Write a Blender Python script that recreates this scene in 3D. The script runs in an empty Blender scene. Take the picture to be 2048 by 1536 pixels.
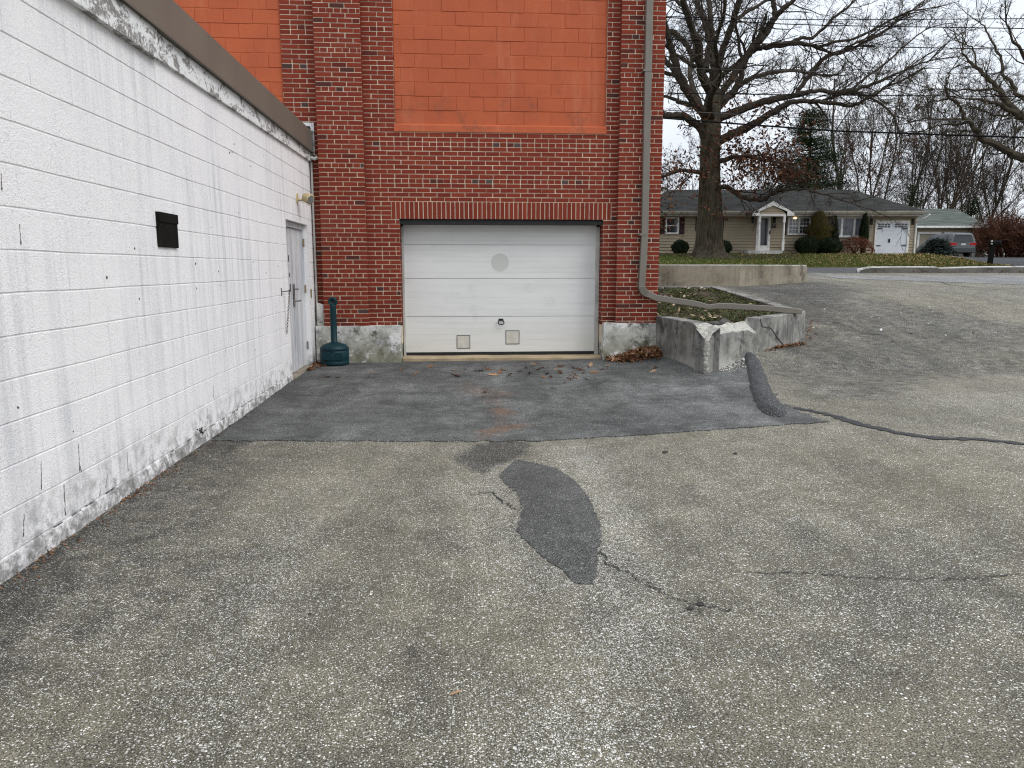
import bpy, bmesh, math, random
from mathutils import Vector, Matrix, noise
from bisect import bisect_right

sc = bpy.context.scene
COL = sc.collection
# ------------------------------------------------------------------ camera model (pixels of the 2048 x 1536 photograph)
F, HY, VX, CZ = 1500.0, 537.0, 915.0, 1.42
PIT = math.atan((768 - HY) / F)
YAW = math.atan((1024 - VX) * math.cos(PIT) / F)
cy, sy, cp, sp = math.cos(YAW), math.sin(YAW), math.cos(PIT), math.sin(PIT)
RV, FV, UV = Vector((cy, -sy, 0)), Vector((sy * cp, cy * cp, -sp)), Vector((sy * sp, cy * sp, cp))
CAMP = Vector((0, 0, CZ))

def ray(x, y):
    return RV * ((x - 1024) / F) - UV * ((y - 768) / F) + FV

def onY(x, y, Y):
    d = ray(x, y); return CAMP + d * (Y / d.y)

def onX(x, y, X):
    d = ray(x, y); return CAMP + d * (X / d.x)

def onV(x, y, V):                      # (u, z) on the plane at distance V straight ahead of the viewer
    d = ray(x, y); t = V / (d.x * sy + d.y * cy); p = CAMP + d * t
    return p.x * cy - p.y * sy, p.z

def onVw(x, y, V):
    d = ray(x, y); t = V / (d.x * sy + d.y * cy); return CAMP + d * t

def uv2w(u, v, z=0.0):
    return Vector((u * cy + v * sy, -u * sy + v * cy, z))

def lerp(a, b, t): return a + (b - a) * t
def sm(x, a, b):
    t = min(1.0, max(0.0, (x - a) / (b - a))); return t * t * (3 - 2 * t)

# ------------------------------------------------------------------ terrain
TAB = [(-60, 0), (9.4, 0), (10.4, .13), (11.5, .23), (13, .46), (14.5, .71), (15.5, .83), (17.5, .90), (19.5, .985), (24, 1.16),
       (27, 1.27), (33, 1.36), (36, 1.485), (41, 1.89), (46, 2.15), (62, 2.2), (120, 2.3), (3000, 2.3)]
TX = [a for a, b in TAB]; TZ = [b for a, b in TAB]
TM = []
for i in range(len(TAB)):
    if i == 0 or i == len(TAB) - 1: TM.append(0.0); continue
    a = (TZ[i] - TZ[i-1]) / (TX[i] - TX[i-1]); b = (TZ[i+1] - TZ[i]) / (TX[i+1] - TX[i])
    TM.append(0.0 if a * b <= 0 else 2 * a * b / (a + b))
def ramp(v):
    if v <= TX[0]: return TZ[0]
    if v >= TX[-1]: return TZ[-1]
    i = bisect_right(TX, v) - 1; h = TX[i+1] - TX[i]; t = (v - TX[i]) / h
    return ((2*t**3 - 3*t*t + 1) * TZ[i] + (t**3 - 2*t*t + t) * h * TM[i] + (-2*t**3 + 3*t*t) * TZ[i+1] + (t**3 - t*t) * h * TM[i+1])
def H(x, y):
    v = x * sy + y * cy
    w = sm(x, 2.3, 4.0) if v < 16 else 1.0
    z = ramp(v) * w + .1 * sm(x, .8, 4.5)
    if x < 2.6 and v < 16: z += .035 * sm(y, 7.5, 11) * (1 - sm(x, 1.8, 2.6))
    if y < 12: z += .012 * noise.noise(Vector((x * .5, y * .5, 3.1)))
    u = x * cy - y * sy
    if v > 35 and u > 23.5: z -= .26 * sm(u, 24, 29) * sm(v, 36, 43) * (1 - sm(v, 50, 61))
    return z
def onT(x, y, off=0.0, tmin=1.5):
    d = ray(x, y); t = tmin; st = .06
    while t < 400:
        p = CAMP + d * t
        if p.z < H(p.x, p.y): break
        t += st
        if t > 40: st = .4
    a, b = t - st, t
    for _ in range(20):
        m = (a + b) / 2; p = CAMP + d * m
        if p.z < H(p.x, p.y): b = m
        else: a = m
    p = CAMP + d * b
    return Vector((p.x, p.y, H(p.x, p.y) + off))

# ------------------------------------------------------------------ object helpers
OFF = {}
def tag(o, label=None, cat=None, group=None, kind=None):
    if label: o['label'] = label
    if cat: o['category'] = cat
    if group: o['group'] = group
    if kind: o['kind'] = kind
    return o
def thing(name, label, cat, loc, group=None, uv=False):
    o = bpy.data.objects.new(name, None); COL.objects.link(o); o.empty_display_size = .3
    loc = Vector(loc)
    if uv:
        o.location = uv2w(*loc); o.rotation_euler = (0, 0, -YAW)
    else: o.location = loc
    OFF[o] = loc
    return tag(o, label, cat, group)

class MB:
    def __init__(s): s.v = []; s.f = []; s.m = []; s.t = []
    def vert(s, *p):
        s.v.append(tuple(p[0]) if len(p) == 1 else p); return len(s.v) - 1
    def face(s, idx, m=0, t=0.0): s.f.append(tuple(idx)); s.m.append(m); s.t.append(t)
    def poly(s, pts, m=0, t=0.0):
        b = len(s.v); s.v.extend(tuple(p) for p in pts); s.face(range(b, b + len(pts)), m, t)
    def box(s, x0, y0, z0, x1, y1, z1, m=0, t=0.0):
        b = len(s.v)
        s.v.extend([(x0,y0,z0),(x1,y0,z0),(x1,y1,z0),(x0,y1,z0),(x0,y0,z1),(x1,y0,z1),(x1,y1,z1),(x0,y1,z1)])
        for f in ((0,3,2,1),(4,5,6,7),(0,1,5,4),(1,2,6,5),(2,3,7,6),(3,0,4,7)): s.face([b+i for i in f], m, t)
    def obox(s, c, ax, ay, az, m=0):          # oriented box: centre and three half vectors
        b = len(s.v); c, ax, ay, az = Vector(c), Vector(ax), Vector(ay), Vector(az)
        for k in (-1, 1):
            for i, j in ((-1,-1),(1,-1),(1,1),(-1,1)): s.v.append(tuple(c + ax*i + ay*j + az*k))
        for f in ((0,3,2,1),(4,5,6,7),(0,1,5,4),(1,2,6,5),(2,3,7,6),(3,0,4,7)): s.face([b+i for i in f], m)
    def prism(s, pts, vec, m=0):              # planar outline pushed along vec
        n = len(pts); b = len(s.v); vec = Vector(vec)
        s.v.extend(tuple(p) for p in pts); s.v.extend(tuple(Vector(p) + vec) for p in pts)
        s.face(range(b, b+n), m); s.face(range(b+2*n-1, b+n-1, -1), m)
        for i in range(n): j = (i+1) % n; s.face((b+i, b+n+i, b+n+j, b+j), m)
    def tube(s, pts, rad, n=6, m=0, caps=True, t=0.0):
        pts = [Vector(p) for p in pts]; k = len(pts)
        if not hasattr(rad, '__len__'): rad = [rad] * k
        b = len(s.v); up = None
        for i in range(k):
            d = pts[min(i+1, k-1)] - pts[max(i-1, 0)]
            if d.length < 1e-7: d = Vector((0,0,1))
            d.normalize()
            if up is None: up = Vector((0,0,1)) if abs(d.z) < .9 else Vector((1,0,0))
            a = d.cross(up)
            if a.length < 1e-4: a = d.orthogonal()
            a.normalize(); c = a.cross(d); up = c
            for j in range(n):
                th = 2 * math.pi * j / n
                s.v.append(tuple(pts[i] + a * (math.cos(th) * rad[i]) + c * (math.sin(th) * rad[i])))
        for i in range(k-1):
            for j in range(n):
                q = (j+1) % n; s.face((b+i*n+j, b+i*n+q, b+(i+1)*n+q, b+(i+1)*n+j), m, t)
        if caps and n > 3:
            s.face(range(b+n-1, b-1, -1), m, t); s.face(range(b+(k-1)*n, b+k*n), m, t)
    def rtube(s, pts, hw, hh, m=0):           # rectangular tube with given half sizes, frame kept level
        pts = [Vector(p) for p in pts]; k = len(pts); b = len(s.v); pa = None
        for i in range(k):
            d = (pts[min(i+1, k-1)] - pts[max(i-1, 0)]).normalized()
            a = d.cross(Vector((0, 1, 0)))
            if a.length < .2: a = d.cross(Vector((0, 0, 1)))
            a.normalize(); c = a.cross(d).normalized()
            w = hw[i] if hasattr(hw, '__len__') else hw; h = hh[i] if hasattr(hh, '__len__') else hh
            for i2, j2 in ((-1,-1),(1,-1),(1,1),(-1,1)): s.v.append(tuple(pts[i] + a*w*i2 + c*h*j2))
        for i in range(k-1):
            for j in range(4):
                q = (j+1) % 4; s.face((b+i*4+j, b+i*4+q, b+(i+1)*4+q, b+(i+1)*4+j), m)
        s.face((b+3, b+2, b+1, b), m); s.face([b+(k-1)*4+j for j in range(4)], m)
    def lathe(s, prof, c, n=32, m=0):
        b = len(s.v); k = len(prof)
        for r, z in prof:
            for j in range(n):
                th = 2*math.pi*j/n; s.v.append((c[0]+r*math.cos(th), c[1]+r*math.sin(th), c[2]+z))
        for i in range(k-1):
            for j in range(n):
                q = (j+1) % n; s.face((b+i*n+j, b+i*n+q, b+(i+1)*n+q, b+(i+1)*n+j), m)
        s.face(range(b+n-1, b-1, -1), m); s.face(range(b+(k-1)*n, b+k*n), m)
    def build(s, name, mats, parent=None, smooth=False, bevel=0.0, tone=False, fix=False):
        me = bpy.data.meshes.new(name)
        o = OFF.get(parent, Vector((0, 0, 0))) if parent else Vector((0, 0, 0))
        vs = s.v if o.length == 0 else [(p[0]-o.x, p[1]-o.y, p[2]-o.z) for p in s.v]
        me.from_pydata(vs, [], s.f)
        if not isinstance(mats, (list, tuple)): mats = [mats]
        for m in mats: me.materials.append(m)
        if len(mats) > 1: me.polygons.foreach_set('material_index', s.m)
        if tone:
            at = me.attributes.new('tone', 'FLOAT', 'FACE'); at.data.foreach_set('value', s.t)
        if smooth: me.polygons.foreach_set('use_smooth', [True] * len(me.polygons))
        if fix or bevel:
            bm = bmesh.new(); bm.from_mesh(me); bmesh.ops.recalc_face_normals(bm, faces=bm.faces); bm.to_mesh(me); bm.free()
        me.update()
        ob = bpy.data.objects.new(name, me); COL.objects.link(ob)
        if parent: ob.parent = parent; OFF[ob] = o
        if bevel:
            md = ob.modifiers.new('bevel', 'BEVEL'); md.width = bevel; md.segments = 2; md.limit_method = 'ANGLE'; md.angle_limit = .6
        return ob

def copy_tree(o, parent=None):
    c = o.copy(); COL.objects.link(c); c.parent = parent
    for ch in list(o.children): copy_tree(ch, c)
    return c
def setloc(o, loc):
    o.location = loc

# ------------------------------------------------------------------ material helpers
class NT:
    def __init__(s, name):
        s.mat = bpy.data.materials.new(name); s.mat.use_nodes = True; s.t = s.mat.node_tree; s.t.nodes.clear()
        s.out = s.n('ShaderNodeOutputMaterial'); s.p = s.n('ShaderNodeBsdfPrincipled')
        s.t.links.new(s.p.outputs[0], s.out.inputs[0])
    def n(s, ty, ins=None, **pr):
        nd = s.t.nodes.new(ty)
        for k, v in pr.items(): setattr(nd, k, v)
        for k, v in (ins or {}).items(): s.set(nd.inputs[k], v)
        return nd
    def set(s, sock, v):
        if isinstance(v, bpy.types.NodeSocket): s.t.links.new(v, sock)
        elif isinstance(v, (tuple, list)) and sock.type == 'RGBA': sock.default_value = (*v[:3], 1)
        else: sock.default_value = v
    def pos(s): return s.n('ShaderNodeNewGeometry').outputs['Position']
    def isl(s): return s.n('ShaderNodeNewGeometry').outputs['Random Per Island']
    def attr(s, a): return s.n('ShaderNodeAttribute', attribute_name=a).outputs['Fac']
    def math(s, op, a, b=0.0, c=0.0, clamp=False):
        nd = s.n('ShaderNodeMath', operation=op, use_clamp=clamp); s.set(nd.inputs[0], a); s.set(nd.inputs[1], b)
        if op in ('MULTIPLY_ADD', 'SMOOTH_MIN'): s.set(nd.inputs[2], c)
        return nd.outputs[0]
    def noise(s, scale, detail=4, rough=.55, vec=None, dist=0.0, dims='3D', col=False):
        nd = s.n('ShaderNodeTexNoise', {'Scale': scale, 'Detail': detail, 'Roughness': rough, 'Distortion': dist}, noise_dimensions=dims)
        s.t.links.new(vec if vec else s.pos(), nd.inputs['Vector']); return nd.outputs['Color' if col else 'Fac']
    def vor(s, scale, vec=None, dims='3D', feature='F1', rnd=1.0):
        nd = s.n('ShaderNodeTexVoronoi', {'Scale': scale, 'Randomness': rnd}, voronoi_dimensions=dims, feature=feature)
        s.t.links.new(vec if vec else s.pos(), nd.inputs['Vector']); return nd
    def scale(s, sv, vec=None, loc=(0, 0, 0)):
        nd = s.n('ShaderNodeMapping', {'Scale': sv, 'Location': loc}); s.t.links.new(vec if vec else s.pos(), nd.inputs[0]); return nd.outputs[0]
    def xyz(s, vec=None):
        nd = s.n('ShaderNodeSeparateXYZ'); s.t.links.new(vec if vec else s.pos(), nd.inputs[0]); return nd.outputs
    def map(s, v, a, b, c=0.0, d=1.0, smooth=False):
        nd = s.n('ShaderNodeMapRange', {'From Min': a, 'From Max': b, 'To Min': c, 'To Max': d}, clamp=True)
        if smooth: nd.interpolation_type = 'SMOOTHSTEP'
        s.set(nd.inputs['Value'], v); return nd.outputs[0]
    def mix(s, f, a, b, mode='MIX'):
        nd = s.n('ShaderNodeMix', data_type='RGBA', blend_type=mode)
        s.set(nd.inputs[0], f); s.set(nd.inputs[6], a); s.set(nd.inputs[7], b); return nd.outputs[2]
    def ramp(s, v, stops, const=False):
        nd = s.n('ShaderNodeValToRGB'); cr = nd.color_ramp
        if const: cr.interpolation = 'CONSTANT'
        while len(cr.elements) < len(stops): cr.elements.new(.5)
        for e, (p, c) in zip(cr.elements, stops): e.position = p; e.color = (*c, 1)
        s.set(nd.inputs[0], v); return nd.outputs[0]
    def bump(s, h, strength=.5, dist=.01, normal=None):
        nd = s.n('ShaderNodeBump', {'Strength': strength, 'Distance': dist}); s.set(nd.inputs['Height'], h)
        if normal: s.set(nd.inputs['Normal'], normal)
        return nd.outputs[0]
    def fin(s, col, rough=.8, normal=None, metal=0.0, spec=.5, **kw):
        s.set(s.p.inputs['Base Color'], col); s.set(s.p.inputs['Roughness'], rough); s.set(s.p.inputs['Metallic'], metal)
        s.set(s.p.inputs['Specular IOR Level'], spec)
        if normal: s.set(s.p.inputs['Normal'], normal)
        for k, v in kw.items(): s.set(s.p.inputs[k.replace('_', ' ')], v)
        return s.mat

def plain(name, c, c2=None, scale=6.0, rough=.6, bump=.0, bscale=60.0, metal=0.0, spec=None):
    if spec is None: spec = .08 if rough > .72 else .35
    t = NT(name); c2 = c2 or tuple(x * .8 for x in c)
    col = t.mix(t.map(t.noise(scale, 5), .35, .65), c, c2)
    nm = t.bump(t.noise(bscale, 3), bump, .004) if bump else None
    return t.fin(col, rough, nm, metal, spec)

M = {}
# asphalt ---------------------------------------------------------------
def asphalt(name, dark, tan, chipc, dens, big=1.0, painted=True, tanbias=0.0, tone=1.0, rust=False, fines=.5, mott=0.0):
    t = NT(name); P = t.pos()
    big_n = t.noise(.55, 4, .6); mid_n = t.noise(2.3, 4, .6)
    strk = t.noise(1, 4, .6, t.scale((2.6, .35, 1)))
    f = t.map(t.math('ADD', t.math('MULTIPLY', big_n, .6), t.math('ADD', t.math('MULTIPLY', mid_n, .3), t.math('MULTIPLY', strk, .2))), .44 - tanbias, .64 - tanbias)
    if painted and not rust: f = t.math('ADD', f, t.math('MULTIPLY', t.attr('rust'), t.map(t.noise(1.9, 5, .65), .3, .7, .35, 1.3)), clamp=True)
    base = t.mix(f, dark, tan)
    # fines: small grains of the binder and sand
    v3 = t.vor(330, P, '2D'); g = t.n('ShaderNodeSeparateColor', {0: v3.outputs['Color']}).outputs[0]
    base = t.mix(fines, base, t.mix(g, tuple(x * .25 for x in dark), tuple(min(.7, x * 1.9) for x in tan)))
    # dark gaps between the stones
    vg = t.vor(140, P, '2D'); gap = t.map(vg.outputs['Distance'], .36, .62)
    base = t.mix(t.math('MULTIPLY', gap, .62), base, tuple(x * .25 for x in dark))
    pale = t.attr('pale') if painted else 0.0
    mask = None
    wob = t.scale((1, 1, 1), t.n('ShaderNodeVectorMath', {0: P, 1: t.n('ShaderNodeVectorMath', {0: t.noise(140, 2, .5, col=True), 'Scale': .006}, operation='SCALE').outputs[0]}, operation='ADD').outputs[0])
    for sc_, k, rr in ((76 * big, .32, .33), (112 * big, .8, .35), (170 * big, 1.0, .36)):
        v = t.vor(sc_, wob, '2D'); c = t.n('ShaderNodeSeparateColor', {0: v.outputs['Color']})
        dl = t.math('MULTIPLY', t.map(t.noise(1.1 if sc_ < 80 else .8, 3, .6), .3, .72, .35, 1.5), dens * k)
        if painted: dl = t.math('MULTIPLY_ADD', pale, .30 * k, dl)
        on = t.math('LESS_THAN', c.outputs[0], dl)
        rad = t.math('MULTIPLY_ADD', c.outputs[1], .26, rr - .18)
        m = t.math('MULTIPLY', on, t.math('LESS_THAN', v.outputs['Distance'], rad))
        cc = t.mix(c.outputs[2], tuple(x * .45 for x in chipc), chipc)
        base = t.mix(t.math('MULTIPLY', m, .92), base, cc)
        mask = m if mask is None else t.math('MAXIMUM', mask, m)
    if painted:
        edge = t.math('MULTIPLY_ADD', t.math('SUBTRACT', t.noise(7, 5, .65), .5), 1.3, t.attr('dirt_shade'))
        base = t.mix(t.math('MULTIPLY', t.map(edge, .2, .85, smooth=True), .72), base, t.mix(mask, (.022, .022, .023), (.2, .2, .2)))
    if rust:
        e2 = t.math('MULTIPLY_ADD', t.math('SUBTRACT', t.noise(9, 5, .65), .5), 1.2, t.attr('rust'))
        base = t.mix(t.math('MULTIPLY', t.map(e2, .3, .95), .58), base, (.165, .088, .046))
    hgt = t.math('ADD', t.math('MULTIPLY', t.math('SUBTRACT', 1.0, vg.outputs['Distance']), .6), t.math('MULTIPLY', mask, .5))
    nm = t.bump(hgt, .55, .006)
    tn = t.math('MULTIPLY', t.map(t.noise(4.5, 5, .7), .3, .7, .80, 1.20), t.map(t.noise(21, 4, .65), .3, .7, .84, 1.16))
    tn = t.math('MULTIPLY', tn, t.map(strk, .32, .68, .86 * tone, 1.14 * tone))
    if mott: tn = t.math('MULTIPLY', tn, t.math('MULTIPLY', t.map(t.noise(1.5, 6, .7, dist=.6), .36, .64, 1 - mott, 1 + mott), t.map(t.noise(7, 6, .7), .36, .64, 1 - mott * .5, 1 + mott * .5)))
    base = t.mix(1.0, base, t.n('ShaderNodeCombineColor', {0: tn, 1: tn, 2: tn}).outputs[0], 'MULTIPLY')
    return t.fin(base, t.mix(mask, (.88, .88, .88), (.6, .6, .6)), nm, 0, .18)
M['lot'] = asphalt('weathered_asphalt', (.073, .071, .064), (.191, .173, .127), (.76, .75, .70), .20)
M['patch'] = asphalt('grey_asphalt', (.040, .041, .0395), (.130, .132, .126), (.46, .47, .45), .12, 1.2, rust=True, fines=.65, mott=.34)
M['oval'] = asphalt('dark_patch_asphalt', (.042, .042, .040), (.100, .099, .093), (.40, .40, .38), .16, 1.3, painted=False, fines=.7, mott=.12)
M['road'] = asphalt('street_asphalt', (.07, .07, .072), (.10, .10, .102), (.3, .3, .3), .04, .8, painted=False)
M['apron'] = asphalt('pale_pavement', (.15, .15, .148), (.25, .248, .238), (.5, .5, .48), .10, .8, painted=False)
M['drive'] = asphalt('driveway_asphalt', (.045, .046, .05), (.065, .066, .07), (.2, .2, .2), .03, .8, painted=False)
M['berm'] = asphalt('berm_asphalt', (.022, .0225, .023), (.070, .071, .072), (.36, .36, .36), .16, 1.0, painted=False)
M['tar'] = plain('crack_tar', (.018, .018, .019), (.035, .035, .035), 20, .7, .4, 150)

# block wall ------------------------------------------------------------
t = NT('white_block_paint'); P = t.pos(); X, Y, Z = t.xyz()
st = t.noise(1, 5, .6, t.scale((3, 9, .55)))                 # rain streaks run down the face
st2 = t.noise(1, 4, .6, t.scale((3, 26, .8)))
big = t.noise(.8, 4, .6)
g = t.math('MULTIPLY', t.map(t.math('ADD', t.math('MULTIPLY', st, .6), t.math('MULTIPLY', st2, .4)), .46, .66), t.map(big, .35, .6))
col = t.mix(t.math('MULTIPLY', g, .70), (.90, .88, .875), (.54, .55, .575))
grit = t.math('MULTIPLY', t.map(t.noise(105, 3, .75), .54, .66), t.map(t.noise(1.4, 3), .38, .60, .15, .9))
col = t.mix(t.math('MULTIPLY', grit, .62), col, (.30, .30, .31))
low = t.math('MULTIPLY', t.map(Z, .40, .05), t.map(t.noise(9, 6, .7), .46, .62))
col = t.mix(t.math('MULTIPLY', low, .75), col, (.13, .13, .12))
foot = t.math('MULTIPLY', t.map(Z, .10, .085), t.map(t.noise(16, 6, .75), .40, .60))
col = t.mix(t.math('MULTIPLY', foot, .8), col, (.17, .165, .15))
row = t.math('FLOOR', t.math('DIVIDE', t.math('SUBTRACT', Z, .1), .2004)); offy = t.math('MULTIPLY', t.math('MODULO', t.math('ADD', row, 20), 2.0), .2032)
fr_ = t.math('ABSOLUTE', t.math('SUBTRACT', t.math('FRACT', t.math('DIVIDE', t.math('ADD', t.math('ADD', Y, offy), t.math('MULTIPLY', t.noise(20, 2), .006)), .4064)), .5))
jn = t.math('MULTIPLY', t.math('LESS_THAN', fr_, .0065), t.map(t.noise(3.5, 4, .6), .44, .62, 0, .5))
col = t.mix(t.math('MULTIPLY', jn, t.math('GREATER_THAN', Z, .1)), col, (.42, .42, .42))
h = t.math('ADD', t.math('MULTIPLY', t.noise(75, 4, .7), .8), t.math('MULTIPLY', t.noise(190, 3, .6), .5))
M['white_wall'] = t.fin(col, .75, t.bump(h, .8, .013), 0, .25)
M['crack'] = plain('crack_shade', (.06, .058, .055), (.14, .13, .12), 30, .9)

t = NT('peeling_board_paint'); P = t.pos()
n1 = t.noise(1, 6, .75, t.scale((7, 4.5, 9)), .6); n2 = t.noise(38, 4, .7)
f = t.map(t.math('ADD', t.math('MULTIPLY', n1, .75), t.math('MULTIPLY', n2, .3)), .525, .585)
M['peel'] = t.fin(t.mix(f, (.72, .72, .71), t.mix(t.noise(30, 3), (.10, .095, .09), (.34, .32, .30))), .8, t.bump(t.math('SUBTRACT', 1.0, f), .5, .004))
M['coping'] = plain('brown_metal', (.150, .135, .110), (.128, .115, .094), 1.5, .42, .05, 8, .0, .45)
M['downpipe'] = plain('taupe_metal', (.175, .155, .128), (.145, .128, .106), 2.2, .40, .06, 9, .0, .5)

# brick -----------------------------------------------------------------
t = NT('red_brick'); to = t.attr('tone')
c = t.ramp(to, [(0, (.225, .039, .021)), (.45, (.178, .029, .017)), (.80, (.245, .044, .023)), (.905, (.135, .022, .014)), (.93, (.085, .028, .022)), (.965, (.062, .036, .032)), (1, (.088, .066, .062))])
c = t.mix(t.map(t.noise(45, 4, .7), .35, .75, 0, .35), c, (.07, .02, .015))
c = t.mix(t.math('MULTIPLY', t.map(t.noise(.7, 5, .65), .58, .78), .10), c, (.30, .18, .14))
bz_ = t.xyz()[2]; c = t.mix(t.math('MULTIPLY', t.map(bz_, 1.0, .55), t.map(t.noise(4, 4, .6), .42, .6, 0, .75)), c, (.055, .018, .012))
M['brick'] = t.fin(c, .78, t.bump(t.noise(120, 4, .7), .4, .003), 0, .10)
t = NT('mortar'); c = t.mix(t.map(t.noise(9, 5, .7), .35, .7), (.74, .64, .49), (.54, .45, .34))
M['mortar'] = t.fin(c, .9, t.bump(t.noise(200, 3), .4, .003), 0, .2)
t = NT('orange_paint'); X, Y, Z = t.xyz()
c = t.mix(t.map(t.noise(1.6, 5, .65), .35, .7), (.455, .104, .037), (.375, .084, .032))
c = t.mix(t.map(t.isl(), 0, 1, 0, .30), c, (.33, .066, .026)); c = t.mix(t.math('MULTIPLY', t.map(t.noise(1, 5, .7, t.scale((5, 5, .8))), .52, .70), .42), c, (.50, .17, .09))
c = t.mix(t.math('MULTIPLY', t.math('MULTIPLY', t.map(t.noise(3.1, 5, .7), .55, .72), t.map(Z, 4.6, 3.4)), .8), c, (.16, .06, .035))
M['orange'] = t.fin(c, .7, t.bump(t.math('ADD', t.noise(70, 4, .65), t.math('MULTIPLY', t.noise(11, 3), .6)), .5, .008), 0, .3)

def concrete(name, light, mid, dark, moss, mscale=2.6, streak=True, patchy=.55, lowlight=0.0):
    t = NT(name); X, Y, Z = t.xyz()
    c = t.mix(t.map(t.noise(mscale, 8, .75, dist=.1), patchy - .08, patchy + .10), light, mid)
    c = t.mix(t.math('MULTIPLY', t.map(t.noise(mscale * 1.1, 9, .78, dist=.12), .53, .62), .9), c, dark)
    c = t.mix(t.math('MULTIPLY', t.map(t.noise(60, 4, .7), .55, .7), .35), c, dark)
    if streak:
        s_ = t.noise(1, 5, .65, t.scale((16, 16, 1.0)))
        c = t.mix(t.math('MULTIPLY', t.map(s_, .5, .72), streak), c, tuple(x * .55 for x in dark))
    if lowlight: c = t.mix(t.math('MULTIPLY', t.map(t.math('ADD', Z, t.math('MULTIPLY', t.noise(3.5, 5, .65), .5)), .62, .42), t.map(t.noise(2.2, 5, .65), .35, .6, 0, lowlight)), c, tuple(x * 1.35 for x in light))
    if moss:
        m = t.math('MULTIPLY', t.map(t.noise(mscale * .9, 7, .7), .60 - moss * .16, .66 - moss * .16), t.map(Z, .62, .15, .25, 1.0))
        c = t.mix(t.math('MULTIPLY', m, .7), c, (.11, .105, .035))
    return t.fin(c, .9, t.bump(t.math('ADD', t.noise(35, 6, .7), t.noise(160, 3)), .55, .008), 0, .2)
M['found'] = concrete('peeling_white_concrete', (.74, .73, .70), (.33, .33, .325), (.06, .06, .058), 1.1, 4.2, False, .54)
M['planter'] = concrete('weathered_concrete', (.33, .32, .295), (.165, .162, .15), (.062, .061, .058), .15, 2.6, .65, .47, .75)
M['retain'] = concrete('tan_concrete', (.30, .265, .205), (.20, .172, .13), (.11, .095, .075), .1, 1.6, .28, .5)
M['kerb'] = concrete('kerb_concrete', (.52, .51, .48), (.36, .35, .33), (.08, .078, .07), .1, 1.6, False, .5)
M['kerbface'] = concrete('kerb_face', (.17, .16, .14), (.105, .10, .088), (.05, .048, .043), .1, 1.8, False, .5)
M['oil'] = plain('oil_spot', (.040, .038, .035), (.060, .057, .052), 30, .85, .3, 200)
M['broken'] = plain('broken_concrete', (.50, .485, .44), (.25, .24, .21), 22, .95, 1.0, 55)
M['slab'] = plain('threshold_concrete', (.42, .33, .21), (.30, .235, .155), 5, .9, .4, 90)
M['black'] = plain('black_rubber_shade', (.012, .012, .012), (.02, .02, .02), 8, .7)
M['vent'] = plain('black_plate', (.007, .0065, .006), (.012, .011, .010), 5, .8, .1, 40)
t = NT('door_white_paint'); X, Y, Z = t.xyz()
c = t.mix(t.map(t.noise(1, 4, .6, t.scale((.9, 1, 9))), .42, .66), (.72, .715, .69), (.665, .66, .635))
c = t.mix(t.math('MULTIPLY', t.map(Z, 1.95, 2.06), .0), c, (.4, .4, .38))
c = t.mix(t.math('MULTIPLY', t.map(t.noise(3.6, 6, .7), .57, .72), .25), c, (.45, .45, .43))
c = t.mix(t.math('MULTIPLY', t.map(Z, .75, .2), .28), c, (.60, .56, .46))
M['gdoor'] = t.fin(c, .5, None, 0, .35)
M['gdoor2'] = plain('replaced_panel', (.60, .57, .50), (.50, .47, .41), 9, .6)
M['faded'] = plain('faded_round_mark', (.56, .56, .52), (.53, .53, .495), 4, .55)
M['frame'] = plain('steel_frame_paint', (.56, .55, .50), (.38, .37, .34), 4, .55)
t = NT('grey_door_paint'); c = t.mix(t.map(t.noise(1, 5, .65, t.scale((5, 9, .9))), .42, .62), (.64, .645, .65), (.41, .42, .45))
c = t.mix(t.math('MULTIPLY', t.map(t.noise(1, 5, .7, t.scale((14, 14, 1.2))), .62, .7), .8), c, (.66, .65, .62))
M['sdoor'] = t.fin(c, .5)
M['steel'] = plain('dull_steel', (.30, .30, .29), (.16, .15, .14), 30, .4, 0, 60, .7)
M['chain'] = plain('grey_chain', (.16, .15, .14), (.10, .08, .06), 40, .55, 0, 60, .4)
M['teal'] = plain('teal_plastic', (.0025, .030, .038), (.002, .024, .031), 3, .5, .15, 220, 0, .25)
M['cream'] = plain('cream_lamp_metal', (.50, .41, .22), (.40, .32, .17), 9, .5)
M['lens'] = plain('lamp_glass', (.12, .12, .12), (.2, .2, .2), 20, .15)
M['paper'] = plain('paper_notice', (.55, .54, .52), (.45, .43, .42), 60, .7)
M['redpaper'] = plain('faded_red_sticker', (.42, .16, .09), (.5, .42, .35), 70, .7)
M['darkpaper'] = plain('dark_sticker', (.06, .03, .03), (.12, .1, .1), 60, .6)
M['rustp'] = plain('rusty_plate', (.30, .24, .15), (.2, .13, .07), 50, .7)
# plants ------------------------------------------------------------------
def leafmat(name, stops, rough=.7, trans=.0):
    t = NT(name); c = t.ramp(t.isl(), stops)
    return t.fin(c, rough, None, 0, .08)
M['oak_bark'] = plain('oak_bark', (.070, .057, .044), (.034, .028, .023), 5, .95, .9, 26)
t = NT('oak_trunk_bark'); n1 = t.noise(1, 6, .7, t.scale((9, 9, 1.3)), .4)
c = t.mix(t.map(n1, .38, .62), (.030, .025, .019), (.100, .081, .057)); c = t.mix(t.map(t.noise(.9, 4), .45, .7, 0, .4), c, (.075, .082, .05))
M['trunk'] = t.fin(c, .95, t.bump(n1, 1.0, .06), 0, .04)
M['bark'] = plain('grey_bark', (.082, .068, .055), (.048, .040, .034), 3, .95)
M['bark2'] = plain('brown_bark', (.075, .056, .042), (.045, .034, .026), 3, .95)
M['pale_bark'] = plain('pale_bark', (.075, .063, .044), (.040, .033, .025), 4, .95, .6, 20)
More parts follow.
